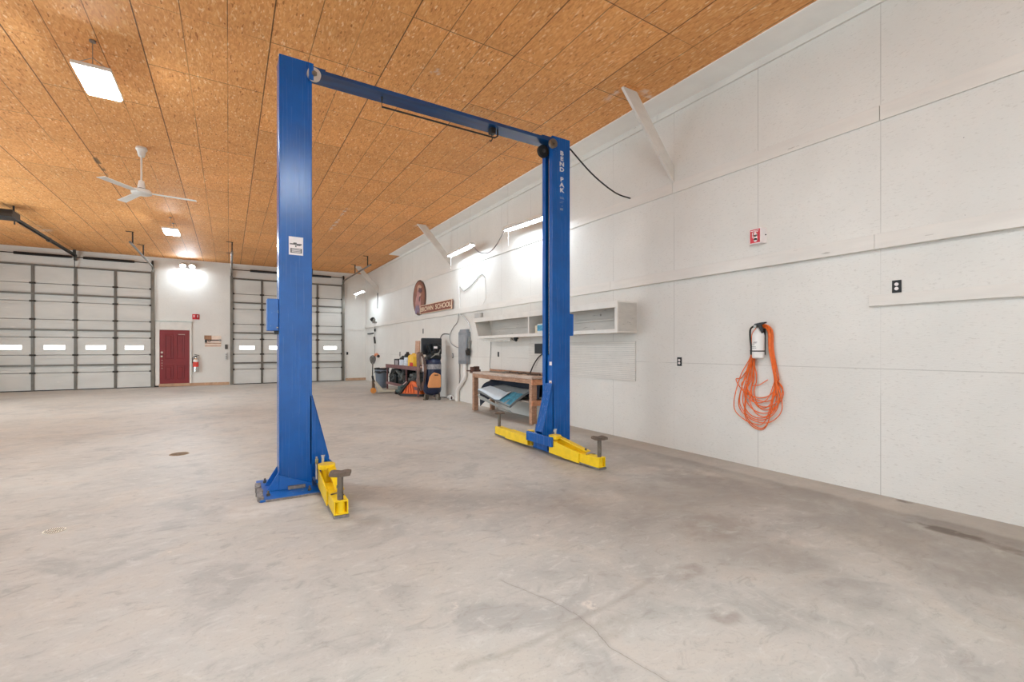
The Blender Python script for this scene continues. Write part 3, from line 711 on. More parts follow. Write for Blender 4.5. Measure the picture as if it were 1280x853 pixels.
# ------------------------------------------------------------------ right wall: near things
def outlet(y, z, w_, h_, label, cat='outlet', faces=True):
    t_ = thing('wall_outlet', label, cat, (XR, y, z-h_/2), 'black outlets on the right wall')
    MB().box(XR-.008, XR, y-w_/2, y+w_/2, z-h_/2, z+h_/2).build('cover_plate', BLACK, t_, bevel=.002)
    if faces:
        for s_ in (-1, 1):
            MB().cyl((XR-.013, y, z+s_*h_*.175), (XR-.006, y, z+s_*h_*.175), h_*.135, n=20).build('receptacle', SIGNWHITE, t_)
outlet(1.822, 2.012, .072, .118, 'black duplex outlet just above the lowest white rail at right')
outlet(4.297, 1.243, .075, .122, 'small black duplex outlet low on the wall right of the right lift post')
outlet(9.41, 1.30, .06, .115, 'thin dark outlet on the wall above the workbench top', faces=False)
outlet(9.263, 1.99, .07, .14, 'dark outlet on the wall inside the open shelf unit', faces=False)
outlet(12.0, 1.235, .08, .13, 'dark outlet low on the wall between compressor and grey panel')
outlet(14.335, 2.01, .07, .16, 'dark outlet on the wall above the compressor, under the name board', faces=False)
outlet(16.72, 1.24, .08, .17, 'dark outlet on the wall above the red cart table', faces=False)
# fire extinguisher sign, three-sided
s = thing('extinguisher_sign', 'red projecting fire extinguisher sign high on the right wall', 'sign', (XR, 3.16, 2.67))
MB().prism([(XR, 3.275), (XR-.085, 3.222), (XR-.085, 3.090), (XR, 3.062)], 2, 2.668, 2.848).build('sign_body', SIGNWHITE, s, bevel=.002)
MB().box(XR-.0875, XR-.085, 3.096, 3.216, 2.678, 2.838).build('sign_face', SIGNRED, s)
k = MB(); xx0, xx1 = XR-.0895, XR-.0875
k.box(xx0, xx1, 3.128, 3.172, 2.710, 2.770); k.cyl((xx0, 3.150, 2.770), (xx1, 3.150, 2.770), .022, n=20); k.cyl((xx0, 3.150, 2.712), (xx1, 3.150, 2.712), .022, n=20)
k.box(xx0, xx1, 3.145, 3.160, 2.79, 2.815); k.box(xx0, xx1, 3.158, 3.190, 2.797, 2.804); k.box(xx0, xx1, 3.183, 3.190, 2.74, 2.80); k.box(xx0, xx1, 3.120, 3.15, 2.802, 2.810)
k.box(xx0, xx1, 3.108, 3.150, 2.818, 2.825); k.box(xx0, xx1, 3.152, 3.206, 2.818, 2.825)
k.build('sign_pictogram', SIGNWHITE, s)
MB().ball((XR-.02, 3.066, 2.765), .008).build('sign_screw', DARK, s)
# white fire extinguisher with an orange cord looped behind it
X0, yc = XR-.085, 3.117
s = thing('fire_extinguisher', 'white fire extinguisher strapped to the wall inside an orange cord coil', 'fire extinguisher', (X0, yc, 1.31))
MB().lathe([(.052, 1.308), (.064, 1.318), (.066, 1.34), (.066, 1.575), (.058, 1.61), (.035, 1.64), (.022, 1.655), (.022, 1.68)], (X0, yc, 0), 28).build('cylinder', EXTWHITE, s, smooth=True)
MB().box(X0-.03, X0+.02, yc-.025, yc+.03, 1.665, 1.70).cyl((X0-.03, yc+.01, 1.685), (X0-.055, yc+.01, 1.685), .018).build('valve', GALV, s, bevel=.003)
hn = MB(); hn.prism([(yc-.02, 1.672), (yc+.035, 1.70), (yc+.035, 1.716), (yc-.03, 1.728), (yc-.105, 1.735), (yc-.105, 1.722), (yc-.05, 1.70), (yc-.075, 1.63), (yc-.055, 1.60)], 0, X0-.03, X0-.005)
hn.build('handle', BLACK, s, bevel=.003)
MB().tube(spline([(X0-.02, yc+.03, 1.695), (X0-.03, yc+.075, 1.66), (X0-.02, yc+.088, 1.58), (X0-.01, yc+.082, 1.45), (X0-.01, yc+.078, 1.375)], 8), .011).build('hose', BLACK, s, smooth=True)
MB().cyl((X0-.01, yc+.078, 1.41), (X0-.01, yc+.078, 1.35), .016, .012).build('nozzle', BLACK, s)
MB().lathe([(.0675, 1.388), (.0675, 1.402)], (X0, yc, 0), 28).build('strap', DARK, s)
MB().box(X0+.05, XR, yc-.04, yc+.04, 1.35, 1.66).build('wall_bracket', DARK, s)
k = MB()
for (z, a, c) in ((1.50, .0, .03), (1.49, -.01, .022), (1.472, -.02, .0), (1.446, .015, -.03), (1.43, .02, -.03)):
    for q in range(4):
        an = PI+(a+(c-a)*q/3-.012)/.066*1.0; k.obox((X0+.0665*math.cos(an), yc+.0665*math.sin(an), z), (.0012, .012, .005), (0, 0, an))
k.build('label_print', INK, s)
rnd = random.Random(5)
cb = MB()
path = []
N = 14
for i in range(N):
    zb = [.46, .70, .62, .80, .52, .74, .58, .66, .84, .48, .72, .60, .55, .78][i]; wl = rnd.uniform(.10, .26) if i % 4 else .30; wr = rnd.uniform(.14, .24); xo = XR-.012-.0055*(i % 7)-.01*rnd.random()
    if zb < .5: wl = .15+rnd.uniform(0, .05); wr = .13
    yt = yc-.075+rnd.uniform(-.03, .03); cyb = yc-.005+rnd.uniform(-.04, .05)
    top = 1.675+rnd.uniform(-.015, .02)
    pts = []
    L_ = cyb+wl*.8; R_ = cyb-wr*.8
    side_l = yc+.072+rnd.uniform(-.012, .03); side_r = yc-.085-rnd.uniform(0, .055)
    keys = [(yc+.02, top), (side_l, top-.07), (side_l+.015, 1.35), (cyb+wl*.72, 1.08), (cyb+wl, zb+.20), (cyb+wl*.62, zb+.05), (cyb, zb), (cyb-wr*.62, zb+.055), (cyb-wr, zb+.22), (side_r-.03-wr*.18, 1.10), (side_r-.012, 1.40), (side_r, top-.06), (yc-.05, top+.015)]
    P = [(xo+rnd.uniform(-.003, .003), y, z) for y, z in keys]
    P = spline(P+[P[0]], 6)[:-1]
    cb.tube(P, .0058, 6, closed=True)
cb.tube(spline([(XR-.03, yc+.10, .98), (XR-.04, yc+.02, .99), (XR-.03, yc-.08, 1.06)], 6), .0055, 6)
tag(cb.build('extension_cord', CORD), 'long orange extension cord hung in loops around the white extinguisher', 'cord')

# ------------------------------------------------------------------ wall shelf unit
s = thing('shelf_unit', 'long white open-front wall shelf unit behind the right lift post', 'shelf', (5.2, 7.5, 1.67))
y0, y1, z0, z1, xf = 5.10, 9.92, 1.672, 2.150, 5.01
MB().box(xf, XR, y0, y1, z1-.02, z1).build('shelf_top', WHITE, s, bevel=.002)
MB().box(xf, XR, y0, y1-.25, z0, z0+.02).build('shelf_bottom', WOODWHITE, s, bevel=.002)
MB().box(xf, XR, y0, y0+.02, z0+.02, z1-.02).build('end_panel', PLATEGREY, s, bevel=.002)
MB().prism([(y1, z1), (y1-.02, z1), (y1-.27, z0), (y1-.25, z0)], 0, xf, XR).build('end_panel', WHITE, s)
MB().box(XR-.012, XR, y0+.02, y1-.2, z0+.02, z1-.02).build('back_panel', PLATEGREY, s)
MB().box(XR-.05, XR-.012, y0+.02, y1-.25, 1.89, 1.925).build('back_rail', PLATEGREY, s, bevel=.003)
MB().box(xf-.02, xf, y0, y1, z1-.095, z1+.005).build('top_face_board', WHITE, s, bevel=.002)
MB().box(xf-.02, xf, y0, y1-.25, z0-.005, z0+.055).build('bottom_face_board', WHITE, s, bevel=.002)
MB().box(xf-.02, xf, y0, y0+.055, z0+.055, z1-.095).build('face_stile', WHITE, s, bevel=.002)
for y in (7.52,):
    MB().box(xf-.02, XR-.05, y-.02, y+.02, z0+.02, z1-.02).build('divider', WHITE, s, bevel=.002)
b_ = MB()
for (y, z, r_) in ((5.45, 2.04, .035), (6.9, 1.78, .02), (5.9, 2.0, .02), (5.5, 1.76, .02)): b_.cyl((XR-.014, y, z), (XR-.0118, y, z), r_, n=14)
b_.build('wood_knots', plain('knot_grey', (138, 130, 124), .6), s)
# package on the shelf
p = thing('paper_package', 'small white and blue wrapped package standing on the wall shelf', 'package', (5.17, 7.3, z0+.02))
MB().box(5.08, 5.26, 7.10, 7.36, z0+.02, z0+.24).build('wrapper', plain('package_white', (226, 230, 228), .5, 0, .08, 12), p, bevel=.02)
MB().box(5.075, 5.08, 7.16, 7.34, z0+.10, z0+.21).build('printed_label', plain('package_blue', (70, 150, 186), .5, 0, .5, 25), p)
tag(MB().box(5.10, 5.24, 7.38, 7.46, z0+.02, z0+.21).build('notepad_stack', plain('cream_paper', (232, 222, 202), .6, 0, .1, 30), bevel=.004), 'cream coloured block beside the white and blue package on the wall shelf', 'box')
tag(MB().box(XR-.06, XR, 10.19, 10.54, 2.19, 2.33).build('junction_box', plain('putty_box', (178, 174, 168), .5), bevel=.008), 'small grey junction box on the wall above the left end of the shelf', 'box')
# slotted panel on the wall
sp_ = tag(MB().box(XR-.018, XR, 5.113, 8.1, .92, 1.545).build('slat_panel', plain('groove_shade_grey', (202, 197, 190), .7, 0, .1, 8)), 'white horizontally grooved wall panel under the shelf unit', 'wall panel')  # greyer backing puts the shade of the grooves into the colour
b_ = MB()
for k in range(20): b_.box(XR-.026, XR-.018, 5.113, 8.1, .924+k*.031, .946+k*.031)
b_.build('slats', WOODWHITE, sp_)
# black box with lead behind the post
t_ = thing('power_box', 'black wall power box left of the right lift post, with a curved lead', 'power box', (XR, 7.68, 1.33))
MB().box(XR-.09, XR-.0265, 7.52, 7.78, 1.33, 1.53).build('box_body', BLACK, t_, bevel=.006)
MB().tube(spline([(XR-.04, 7.56, 1.33), (XR-.06, 7.70, 1.24), (XR-.08, 7.84, 1.08), (XR-.10, 7.93, .915)], 8), .012).build('box_lead', BLACK, t_)

# ------------------------------------------------------------------ workbench
w = thing('workbench', 'rough lumber workbench against the wall left of the right lift post', 'workbench', (5.1, 8.4, 0))
zt = .90
MB().box(4.80, XR-.03, 7.12, 9.72, zt-.045, zt).build('bench_top', BENCHTOP, w, bevel=.003)
MB().box(XR-.07, XR-.03, 7.12, 9.72, zt, zt+.045).build('back_lip', LUMBER, w, bevel=.003)
for (x, y) in ((4.83, 9.55), (4.83, 7.165)):
    MB().box(x, x+.115, y, y+.09, 0, zt-.045).build('leg', LUMBER, w, bevel=.004)
for (x, y) in ((5.24, 9.45), (5.24, 7.165)):
    MB().box(x, x+.09, y, y+.09, 0, zt-.045).build('leg', LUMBER, w, bevel=.004)
MB().box(4.815, 5.36, 7.125, 7.165, .745, .845).build('end_rail', LUMBERFRESH, w, bevel=.004)
MB().box(4.815, 5.36, 7.125, 7.165, .355, .455).build('end_rail', LUMBERFRESH, w, bevel=.004)
MB().box(4.845, 4.885, 7.255, 9.55, .765, .855).build('front_apron', LUMBER, w, bevel=.003)
MB().box(4.93, 5.34, 7.20, 9.52, .385, .41).build('lower_shelf', plain('shelf_grey_ply', (150, 142, 134), .7, 0, .12, 5), w)
# things on and under the bench
v = thing('bench_vise', 'dark rusty vise on the far corner of the workbench', 'vise', (4.92, 9.62, zt))
MB().box(4.86, 5.0, 9.54, 9.70, zt, zt+.05).box(4.88, 4.98, 9.56, 9.68, zt+.05, zt+.12).build('vise_body', plain('rusty_dark', (82, 58, 50), .7, .3, .3, 20), v, bevel=.008)
MB().box(4.79, 4.85, 9.56, 9.68, zt-.03, zt+.11).cyl((4.70, 9.62, zt+.02), (4.86, 9.62, zt+.02), .014).cyl((4.715, 9.55, zt+.02), (4.715, 9.70, zt+.02), .008).build('vise_jaw', plain('rusty_brown', (104, 74, 64), .7, .3, .3, 20), v, bevel=.004)
ro = MB(); rr = random.Random(3)
pts = [(5.18+.03*math.sin(q*1.3), 7.4+q*.085, zt+.022+.008*math.sin(q*2.1)) for q in range(14)]
ro.tube(spline(pts, 4), .02, 8)
tag(ro.build('heavy_chain', plain('dark_chain', (96, 78, 66), .7, .2, .6, 40)), 'dark rusty chain laid along the back of the workbench', 'chain')
tag(MB().cyl((5.05, 8.5, zt+.014), (5.12, 9.3, zt+.014), .014).build('steel_bar', GALV), 'thin grey bar lying on the left half of the workbench', 'bar')
tag(MB().box(5.20, 5.32, 8.62, 8.90, zt, zt+.025).build('hand_file', STEEL, bevel=.004), 'flat grey tool lying by the back lip of the workbench', 'tool')
# blanket slumped under the bench
def blk(u, v_):
    y = 9.40-u*2.08; a = v_*PI
    k = max(0.0, 1-u/.34)                       # the big lump at the far end
    hw = .125+.10*k; xc = 5.235-.10*k
    h_ = .41+.01*k+.025*math.sin(u*19)+.02*math.sin(u*37+v_*7)
    x = xc-hw*math.cos(a)*(1+.12*math.sin(u*15+v_*3)); z = .405+h_*max(0.02, math.sin(a))**.55
    z -= .34*k**1.5*(1-v_)**1.2
    return Vector((x, y+.05*math.sin(v_*5)*k, z))
tag(MB().grid(blk, 48, 18, .012).build('moving_blanket', plain('navy_quilted', (26, 33, 48), .85, 0, .35, 26, bump=.5), smooth=True), 'dark navy quilted blanket heaped under the workbench', 'blanket')
def slope(u, v_):             # u along the bench (far to near), v from back to front edge
    y = (8.72-1.15*u)+(.45-.23*u)*v_; x = 5.13-v_*.39
    zf = .46-.21*u; zb = .60-.03*u
    return Vector((x, y, zb+(zf-zb)*v_**1.3+.006*math.sin(u*8)))
tag(MB().grid(lambda u, v_: slope(u, v_), 24, 12, .045).build('foam_mat', plain('grey_foam', (128, 131, 131), .85, 0, .1, 12), smooth=True), 'thick grey foam mat sloping out from under the workbench', 'mat')
def fold(u, v_):
    p = slope(u*.98+.01, 1.0); return Vector((p.x-.012+.05*v_+.04*u*v_, p.y, p.z-.045-.10*v_*(1-.35*u)))
tag(MB().grid(fold, 20, 4, .012).build('grey_flap', plain('pale_grey_cloth', (170, 172, 168), .8, 0, .08, 12), smooth=True), 'pale grey flap folded under the front edge of the foam mat', 'cloth')
def sh_(u, v_):
    p = slope(u*.74, .50+.50*v_+.06*u); z = p.z+.060
    if u > .8: z += (u-.8)*.22
    return Vector((p.x-.01, p.y, z))
tag(MB().grid(sh_, 24, 8, .008).build('pale_blue_sheet', plain('pale_blue', (196, 208, 216), .6, 0, .06, 8), smooth=True), 'pale blue sheet curled on the front of the grey foam mat', 'sheet')
def te_(u, v_):
    p = slope(.70+u*.30, .42+.58*v_); return Vector((p.x-.008, p.y, p.z+.052+.006*math.sin(u*9)))
tag(MB().grid(te_, 12, 8, .006).build('teal_cloth', plain('teal_fabric', (64, 128, 150), .8, 0, .4, 16), smooth=True), 'teal printed cloth lying on the near end of the grey foam mat', 'cloth')

# ------------------------------------------------------------------ electrical panel, conduits, drain pipe
p = thing('electrical_panel', 'tall grey electrical panel box on the wall left of the workbench', 'electrical panel', (XR, 11.14, 1.03))
MB().box(XR-.11, XR, 10.90, 11.40, 1.03, 1.88).build('panel_box', GREYBOX, p, bevel=.008)
MB().box(XR-.122, XR-.11, 10.93, 11.37, 1.12, 1.80).build('panel_door', plain('panel_door_grey', (146, 149, 153), .45, .2), p, bevel=.003)
MB().prism([(XR-.11, 1.88), (XR, 1.88), (XR, 1.95), (XR-.08, 1.95)], 1, 10.95, 11.35).build('panel_hood', GREYBOX, p)
MB().box(XR-.13, XR-.05, 10.80, 10.90, 1.26, 1.44).cyl((XR-.15, 10.85, 1.36), (XR-.05, 10.85, 1.36), .045).build('disconnect_switch', DARK, p, bevel=.005)
MB().cyl((XR-.05, 10.86, 1.44), (XR-.05, 10.86, 1.75), .02).box(XR-.08, XR, 10.82, 10.90, 1.55, 1.64).build('side_fitting', GALV, p)
tag(MB().tube(spline([(XR-.06, 11.08, 1.03), (XR-.06, 11.08, .80), (XR-.06, 11.10, .66), (XR-.06, 11.30, .50), (XR-.06, 11.50, .36), (XR-.06, 11.57, .22), (XR-.06, 11.57, 0.0)], 5), .052, 14).build('drain_pipe', PVC, smooth=True), 'white plastic pipe bending from the grey panel down to the floor', 'pipe')
tag(MB().cyl((XR-.03, 11.50, 1.03), (XR-.03, 11.50, .40), .016).build('wall_conduit', GALV, smooth=True), 'thin grey conduit dropping from the bottom of the electrical panel', 'conduit')
t_ = thing('floor_fitting', 'white pipe fitting with dark valve on the floor beside the pipe', 'pipe fitting', (XR-.08, 11.9, 0))
MB().cyl((XR-.08, 11.66, .06), (XR-.08, 12.12, .06), .045).cyl((XR-.08, 11.95, .0), (XR-.08, 11.95, .13), .05).build('fitting_body', PVC, t_, smooth=True)
MB().cyl((XR-.14, 11.80, .07), (XR-.12, 11.80, .07), .04).build('valve_knob', DARK, t_)
MB().tube(spline([(XR-.08, 12.1, .05), (XR-.12, 12.6, .02), (XR-.2, 13.0, .012)], 6), .01).build('fitting_lead', DARK, t_)
def wire(name, pts, r_, mat, label, cat='wire', n=7):
    return tag(MB().tube(spline(pts, n), r_).build(name, mat, smooth=True), label, cat)
wire('wall_conduit', [(XR-.018, 11.53, 3.58), (XR-.018, 11.53, 3.0), (XR-.018, 11.53, 2.535)], .014, WIREWHITE, 'white vertical conduit on the wall right of the name board', 'conduit')
wire('wall_wire', [(XR-.02, 11.50, 3.12), (XR-.02, 11.33, 3.03), (XR-.02, 11.17, 2.985), (XR-.02, 10.7, 3.12), (XR-.02, 10.35, 3.27), (XR-.02, 10.18, 3.29), (XR-.02, 10.05, 3.18)], .010, WIRE, 'grey wire zigzagging on the wall above the shelf, right of the name board')
wire('wall_wire', [(XR-.015, 10.06, 3.17), (XR-.015, 10.02, 2.9), (XR-.015, 10.04, 2.64), (XR-.015, 10.2, 2.535)], .007, WIREWHITE, 'thin white wire dropping to the rail above the left end of the shelf')
wire('wall_wire', [(XR-.05, 11.50, 2.385), (XR-.04, 11.60, 2.18), (XR-.03, 11.95, 2.0), (XR-.03, 12.15, 1.8), (XR-.03, 12.1, 1.62), (XR-.03, 11.8, 1.5), (XR-.06, 11.42, 1.45)], .011, WIRE, 'looping grey wire left of the electrical panel')
wire('wall_wire', [(XR-.05, 11.40, 2.385), (XR-.04, 11.1, 2.22), (XR-.04, 10.85, 2.03), (XR-.05, 10.78, 1.80), (XR-.05, 10.80, 1.60)], .010, WIRE, 'grey wire curving down the right side of the electrical panel')
wire('wall_wire', [(XR-.03, 12.2, 1.85), (XR-.03, 12.65, 1.86), (XR-.03, 12.85, 1.7), (XR-.03, 12.82, 1.4), (XR-.03, 12.82, 1.28)], .012, DARK, 'black lead curving down the wall right of the compressor')
wire('wall_wire', [(XR-.02, 9.74, 1.60), (XR-.02, 9.76, 1.3), (XR-.02, 9.80, 1.0), (XR-.03, 9.69, .93)], .007, WIRE, 'thin wire hanging behind the left end of the workbench')

# ------------------------------------------------------------------ air compressor
c = thing('air_compressor', 'upright navy air compressor with black belt guard and pump', 'air compressor', (4.92, 12.35, 0)); cx, cy = 4.92, 12.35
NAVY = plain('navy_tank', (22, 34, 64), .35, 0, .15, 6)
MB().lathe([(.02, .12), (.16, .14), (.235, .20), (.255, .27), (.255, 1.02), (.235, 1.10), (.15, 1.17), (.02, 1.19)], (cx, cy, 0), 32).build('tank', NAVY, c, smooth=True)
MB().lathe([(.2565, .86), (.2565, 1.0)], (cx, cy, 0), 32).build('tank_label', plain('tank_label_grey', (150, 148, 150), .5, 0, .4, 30), c)
MB().box(cx-.30, cx-.245, cy-.12, cy-.02, .80, 1.0).build('instruction_tag', SIGNWHITE, c)
for a in (200, 290, 20, 110):
    a = math.radians(a); u_ = Vector((math.cos(a), math.sin(a), 0))
    MB().obox(Vector((cx, cy, .075))+u_*.22, (.12, .05, .15), (0, 0, a)).cyl(Vector((cx, cy, 0))+u_*.27, Vector((cx, cy, .03))+u_*.27, .05).build('foot', STEEL, c, bevel=.004)
MB().box(cx-.27, cx+.34, cy+.10, cy+.20, 1.265, 1.74).build('belt_guard', plain('guard_black', (40, 41, 44), .5, .1, .1, 10), c, bevel=.03)
pm = MB().box(cx-.10, cx+.20, cy-.16, cy+.08, 1.20, 1.36).cyl((cx+.05, cy-.05, 1.36), (cx+.05, cy-.05, 1.58), .085).cyl((cx-.07, cy-.04, 1.34), (cx-.15, cy-.04, 1.55), .06)
for k in range(6): pm.cyl((cx+.05, cy-.05, 1.39+k*.032), (cx+.05, cy-.05, 1.403+k*.032), .11)
pm.ball((cx+.16, cy-.08, 1.47), .075)
pm.build('pump', plain('pump_black', (30, 32, 34), .4, .3, .3, 20), c, bevel=.006, smooth=True)
MB().box(cx-.02, cx+.08, cy-.19, cy-.165, 1.44, 1.50).build('pump_plate', SIGNWHITE, c)
MB().cyl((cx-.18, cy-.08, 1.20), (cx+.20, cy-.08, 1.20), .10).build('motor', plain('motor_black', (36, 38, 40), .4, .2), c, smooth=True)
MB().tube(spline([(cx+.18, cy-.14, 1.40), (cx+.1, cy-.24, 1.32), (cx-.02, cy-.25, 1.26), (cx-.12, cy-.2, 1.18)], 6), .014).box(cx-.02, cx+.12, cy-.23, cy-.2, 1.25, 1.31).build('discharge_line', GALV, c)
MB().box(cx-.19, cx+.21, cy-.14, cy+.11, 1.14, 1.205).build('pump_mount', plain('mount_black', (28, 29, 31), .5), c)
k = thing('drip_pan', 'orange plastic pan with a handle slot hung on the compressor tank', 'pan', (4.86, 12.03, .36))
b_ = MB(); prof = [(4.67, .40), (4.69, .355), (5.03, .345), (5.06, .38), (5.05, .70), (4.99, .735), (4.86, .775), (4.80, .74), (4.73, .66)]
b_.prism(prof, 1, 12.03, 12.08); b_.build('pan_body', plain('faded_orange', (222, 152, 96), .5, 0, .06, 6), k, bevel=.015)
MB().box(4.86, 4.97, 12.024, 12.03, .69, .715).build('handle_slot', BLACK, k)
MB().box(4.86, 4.90, 12.08, 12.11, .60, .76).build('hanging_hook', DARK, k)
hs = MB(); rr = random.Random(9)
for i in range(6):
    pts = []; w_ = .075+.012*i; zb_ = .28+.05*(i % 3); zt_ = 1.30+.03*(i % 2)
    for q in range(24):
        a = 2*PI*q/24; pts.append((4.53+w_*math.cos(a)+.01*i*math.cos(a*2), 12.20+.022*i-.06, (zt_+zb_)/2+(zt_-zb_)/2*math.sin(a)))
    hs.tube(pts, .017, 6, closed=True)
t_ = thing('air_hose', 'brown and black air hose coiled on a hook left of the compressor', 'hose', (4.53, 12.2, .27))
hs.build('hose_coil', plain('brown_hose', (106, 82, 72), .55, 0, .6, 7), t_, smooth=True)
MB().tube([(4.53, 12.2, 1.33), (4.62, 12.25, 1.36), (4.78, 12.32, 1.22)], .014).box(4.50, 4.56, 12.12, 12.32, 1.31, 1.335).build('hose_hook', DARK, t_)

# ------------------------------------------------------------------ low steel table with clutter
MAROON = plain('maroon_steel', (124, 88, 88), .55, .2, .16, 6)
t_ = thing('steel_table', 'long maroon two-tier steel table against the right wall', 'table', (5.05, 14.7, 0))
zt2 = .87; xa, xb, ya, yb = 4.75, 5.35, 13.10, 16.30
MB().box(xa, xb, ya, yb, zt2-.025, zt2).box(xa-.01, xa+.02, ya, yb, zt2-.09, zt2+.03).box(xb-.02, xb, ya, yb, zt2-.06, zt2+.04).build('table_top', MAROON, t_, bevel=.003)
MB().box(xa, xb, ya, yb, .23, .255).box(xa-.005, xa+.015, ya, yb, .20, .29).build('lower_shelf', MAROON, t_, bevel=.003)
for y in (ya+.03, 14.20, yb-.05):
    for x in (xa+.02, xb-.05): MB().box(x, x+.045, y-.022, y+.022, 0, zt2-.02).build('leg', MAROON, t_, bevel=.003)
RIM = plain('tabletop_pale', (188, 172, 164), .6, 0, .2, 12)
MB().box(xa+.02, xb-.02, ya+.01, yb-.01, zt2, zt2+.003).build('table_sheet', RIM, t_)
zz = zt2+.003
def jug(x, y, w_, d_, h_, mat, capmat, label, name, neck=.03):
    j = thing(name, label, 'container', (x, y, zz))
    MB().box(x-d_/2, x+d_/2, y-w_/2, y+w_/2, zz, zz+h_*.78).prism([(y-w_/2, zz+h_*.78), (y+w_/2, zz+h_*.78), (y+neck, zz+h_*.92), (y-neck, zz+h_*.92)], 0, x-d_/2, x+d_/2).build('container_body', mat, j, bevel=.012)
    MB().cyl((x, y, zz+h_*.92), (x, y, zz+h_), neck*.9).build('container_cap', capmat, j)
    return j
j = jug(4.98, 14.05, .50, .22, .42, plain('yellow_jug', (238, 190, 60), .4), plain('yellow_cap', (230, 180, 40), .4), 'yellow jug with a red base on the maroon table', 'fuel_jug', .06)
MB().box(4.862, 4.868, 13.82, 14.10, zz+.01, zz+.13).build('red_label', plain('red_plastic', (196, 40, 40), .4), j)
def bottle(x, y, r_, h_, mat, cap, label):
    j = thing('fluid_bottle', label, 'bottle', (x, y, zz), 'bottles on the maroon table')
    MB().lathe([(r_*.9, 0), (r_, .01), (r_, h_*.62), (r_*.75, h_*.76), (r_*.35, h_*.84), (r_*.35, h_*.86)], (x, y, zz), 18).build('bottle_body', mat, j, smooth=True)
    MB().lathe([(r_*.62, h_*.55), (r_*1.02, h_*.62), (r_*.9, h_*.8), (r_*.45, h_*.9), (r_*.42, h_)], (x, y, zz), 18).build('bottle_shoulder', cap, j, smooth=True)
PAPER = plain('pale_label', (206, 216, 226), .5, 0, .2, 20)
bottle(4.95, 14.56, .11, .46, PAPER, BLACK, 'tallest dark-topped bottle next to the yellow jug')
bottle(4.95, 14.98, .13, .33, PAPER, BLACK, 'squat dark-topped bottle second left of the yellow jug')
j = thing('parts_bin', 'small dark-rimmed grey bin at the left of the bottles on the maroon table', 'bin', (5.0, 15.6, zz))
MB().box(4.92, 5.12, 15.40, 15.82, zz, zz+.19).build('bin_body', plain('bin_grey', (168, 160, 162), .5), j, bevel=.01)
b_ = MB()
for q in ((4.91, 4.935, 15.39, 15.83), (5.105, 5.13, 15.39, 15.83), (4.91, 5.13, 15.39, 15.415), (4.91, 5.13, 15.805, 15.83)): b_.box(q[0], q[1], q[2], q[3], zz+.17, zz+.215)
for y in (15.40, 15.82): b_.box(4.908, 4.93, y-.02, y+.02, zz, zz+.2)
b_.build('bin_rim', BLACK, j)
# engine parts on the lower shelf
ENG = plain('oily_cast_iron', (34, 36, 36), .55, .4, .5, 12); ENG2 = plain('oily_aluminium', (84, 88, 86), .5, .5, .35, 14)
def lump(x, y, z, sc, seed, mat, label, name='engine_block'):
    r_ = random.Random(seed); e_ = thing(name, label, 'engine part', (x, y, z), 'engine parts under the maroon table')
    sx, sy, sz = sc
    MB().box(x-sx*.42, x+sx*.42, y-sy*.40, y+sy*.40, z, z+sz*.55).box(x-sx*.30, x+sx*.34, y-sy*.30, y+sy*.33, z+sz*.5, z+sz*.86).build('casting', mat, e_, bevel=.02)
    b_ = MB()
    for k in range(7):
        b_.cyl((x-sx*.46, y+r_.uniform(-.4, .4)*sy, z+r_.uniform(.15, .8)*sz), (x-sx*.25, y+r_.uniform(-.4, .4)*sy, z+r_.uniform(.15, .8)*sz), r_.uniform(.03, .07))
    b_.build('pulleys', ENG2, e_, smooth=True)
    b_ = MB()
    for k in range(4): b_.tube(spline([(x-sx*.40, y+r_.uniform(-.4, .4)*sy, z+r_.uniform(.2, .8)*sz) for q in range(4)], 5), .014)
    b_.build('pipes', BLACK, e_, smooth=True)
lump(5.03, 15.76, .255, (.5, .98, .57), 1, ENG, 'dark oily engine at the far end of the lower table shelf')
lump(5.03, 14.76, .255, (.5, .98, .58), 2, ENG, 'dark engine beside the middle table leg')
lump(5.03, 13.68, .255, (.5, .80, .50), 3, ENG2, 'grey metal machine part at the near end of the lower shelf')
# orange ramp and grey canister at the near end
k = thing('wheel_ramp', 'orange ribbed wheel ramp with a black foot in front of the maroon table', 'ramp', (4.72, 13.45, 0))
b_ = MB(); u0 = Vector((4.50, 13.72, 0)); u1 = Vector((4.80, 13.02, 0)); 
pf = [(.0, .07), (.30, .43), (.36, .46), (.48, .43), (.70, .07)]
dirv = Vector((.52, -.62, 0)).normalized(); nv = Vector((dirv.y, -dirv.x, 0))
O = Vector((4.47, 13.72, 0))
def pz(a, z, w_): return O+dirv*a+nv*w_+Vector((0, 0, z))
A = [b_.bm.verts.new(pz(a, z, 0)) for a, z in pf]; B = [b_.bm.verts.new(pz(a, z, -.26)) for a, z in pf]
fs = [b_.bm.faces.new(A), b_.bm.faces.new(B[::-1])]
for i in range(5): fs.append(b_.bm.faces.new((A[(i+1) % 5], A[i], B[i], B[(i+1) % 5])))
bmesh.ops.recalc_face_normals(b_.bm, faces=fs)
b_.build('ramp_body', plain('bright_orange_plastic', (232, 104, 30), .5, 0, .12, 16, bump=.2), k, bevel=.012)
b_ = MB(); A = [b_.bm.verts.new(pz(a, z, w_)) for w_ in (.03, -.29) for a, z in ((-.04, 0), (-.04, .07), (.74, .07), (.74, 0))]
fs = [b_.bm.faces.new(A[:4]), b_.bm.faces.new(A[4:][::-1])]
for i in range(4): fs.append(b_.bm.faces.new((A[(i+1) % 4], A[i], A[4+i], A[4+(i+1) % 4])))
bmesh.ops.recalc_face_normals(b_.bm, faces=fs)
b_.build('ramp_foot', BLACK, k, bevel=.01)
MB().tube([pz(-.02, .09, .03), pz(.30, .47, .03)], .03, 8).build('ramp_rail', plain('rail_dark', (46, 40, 38), .6), k)
k = MB()
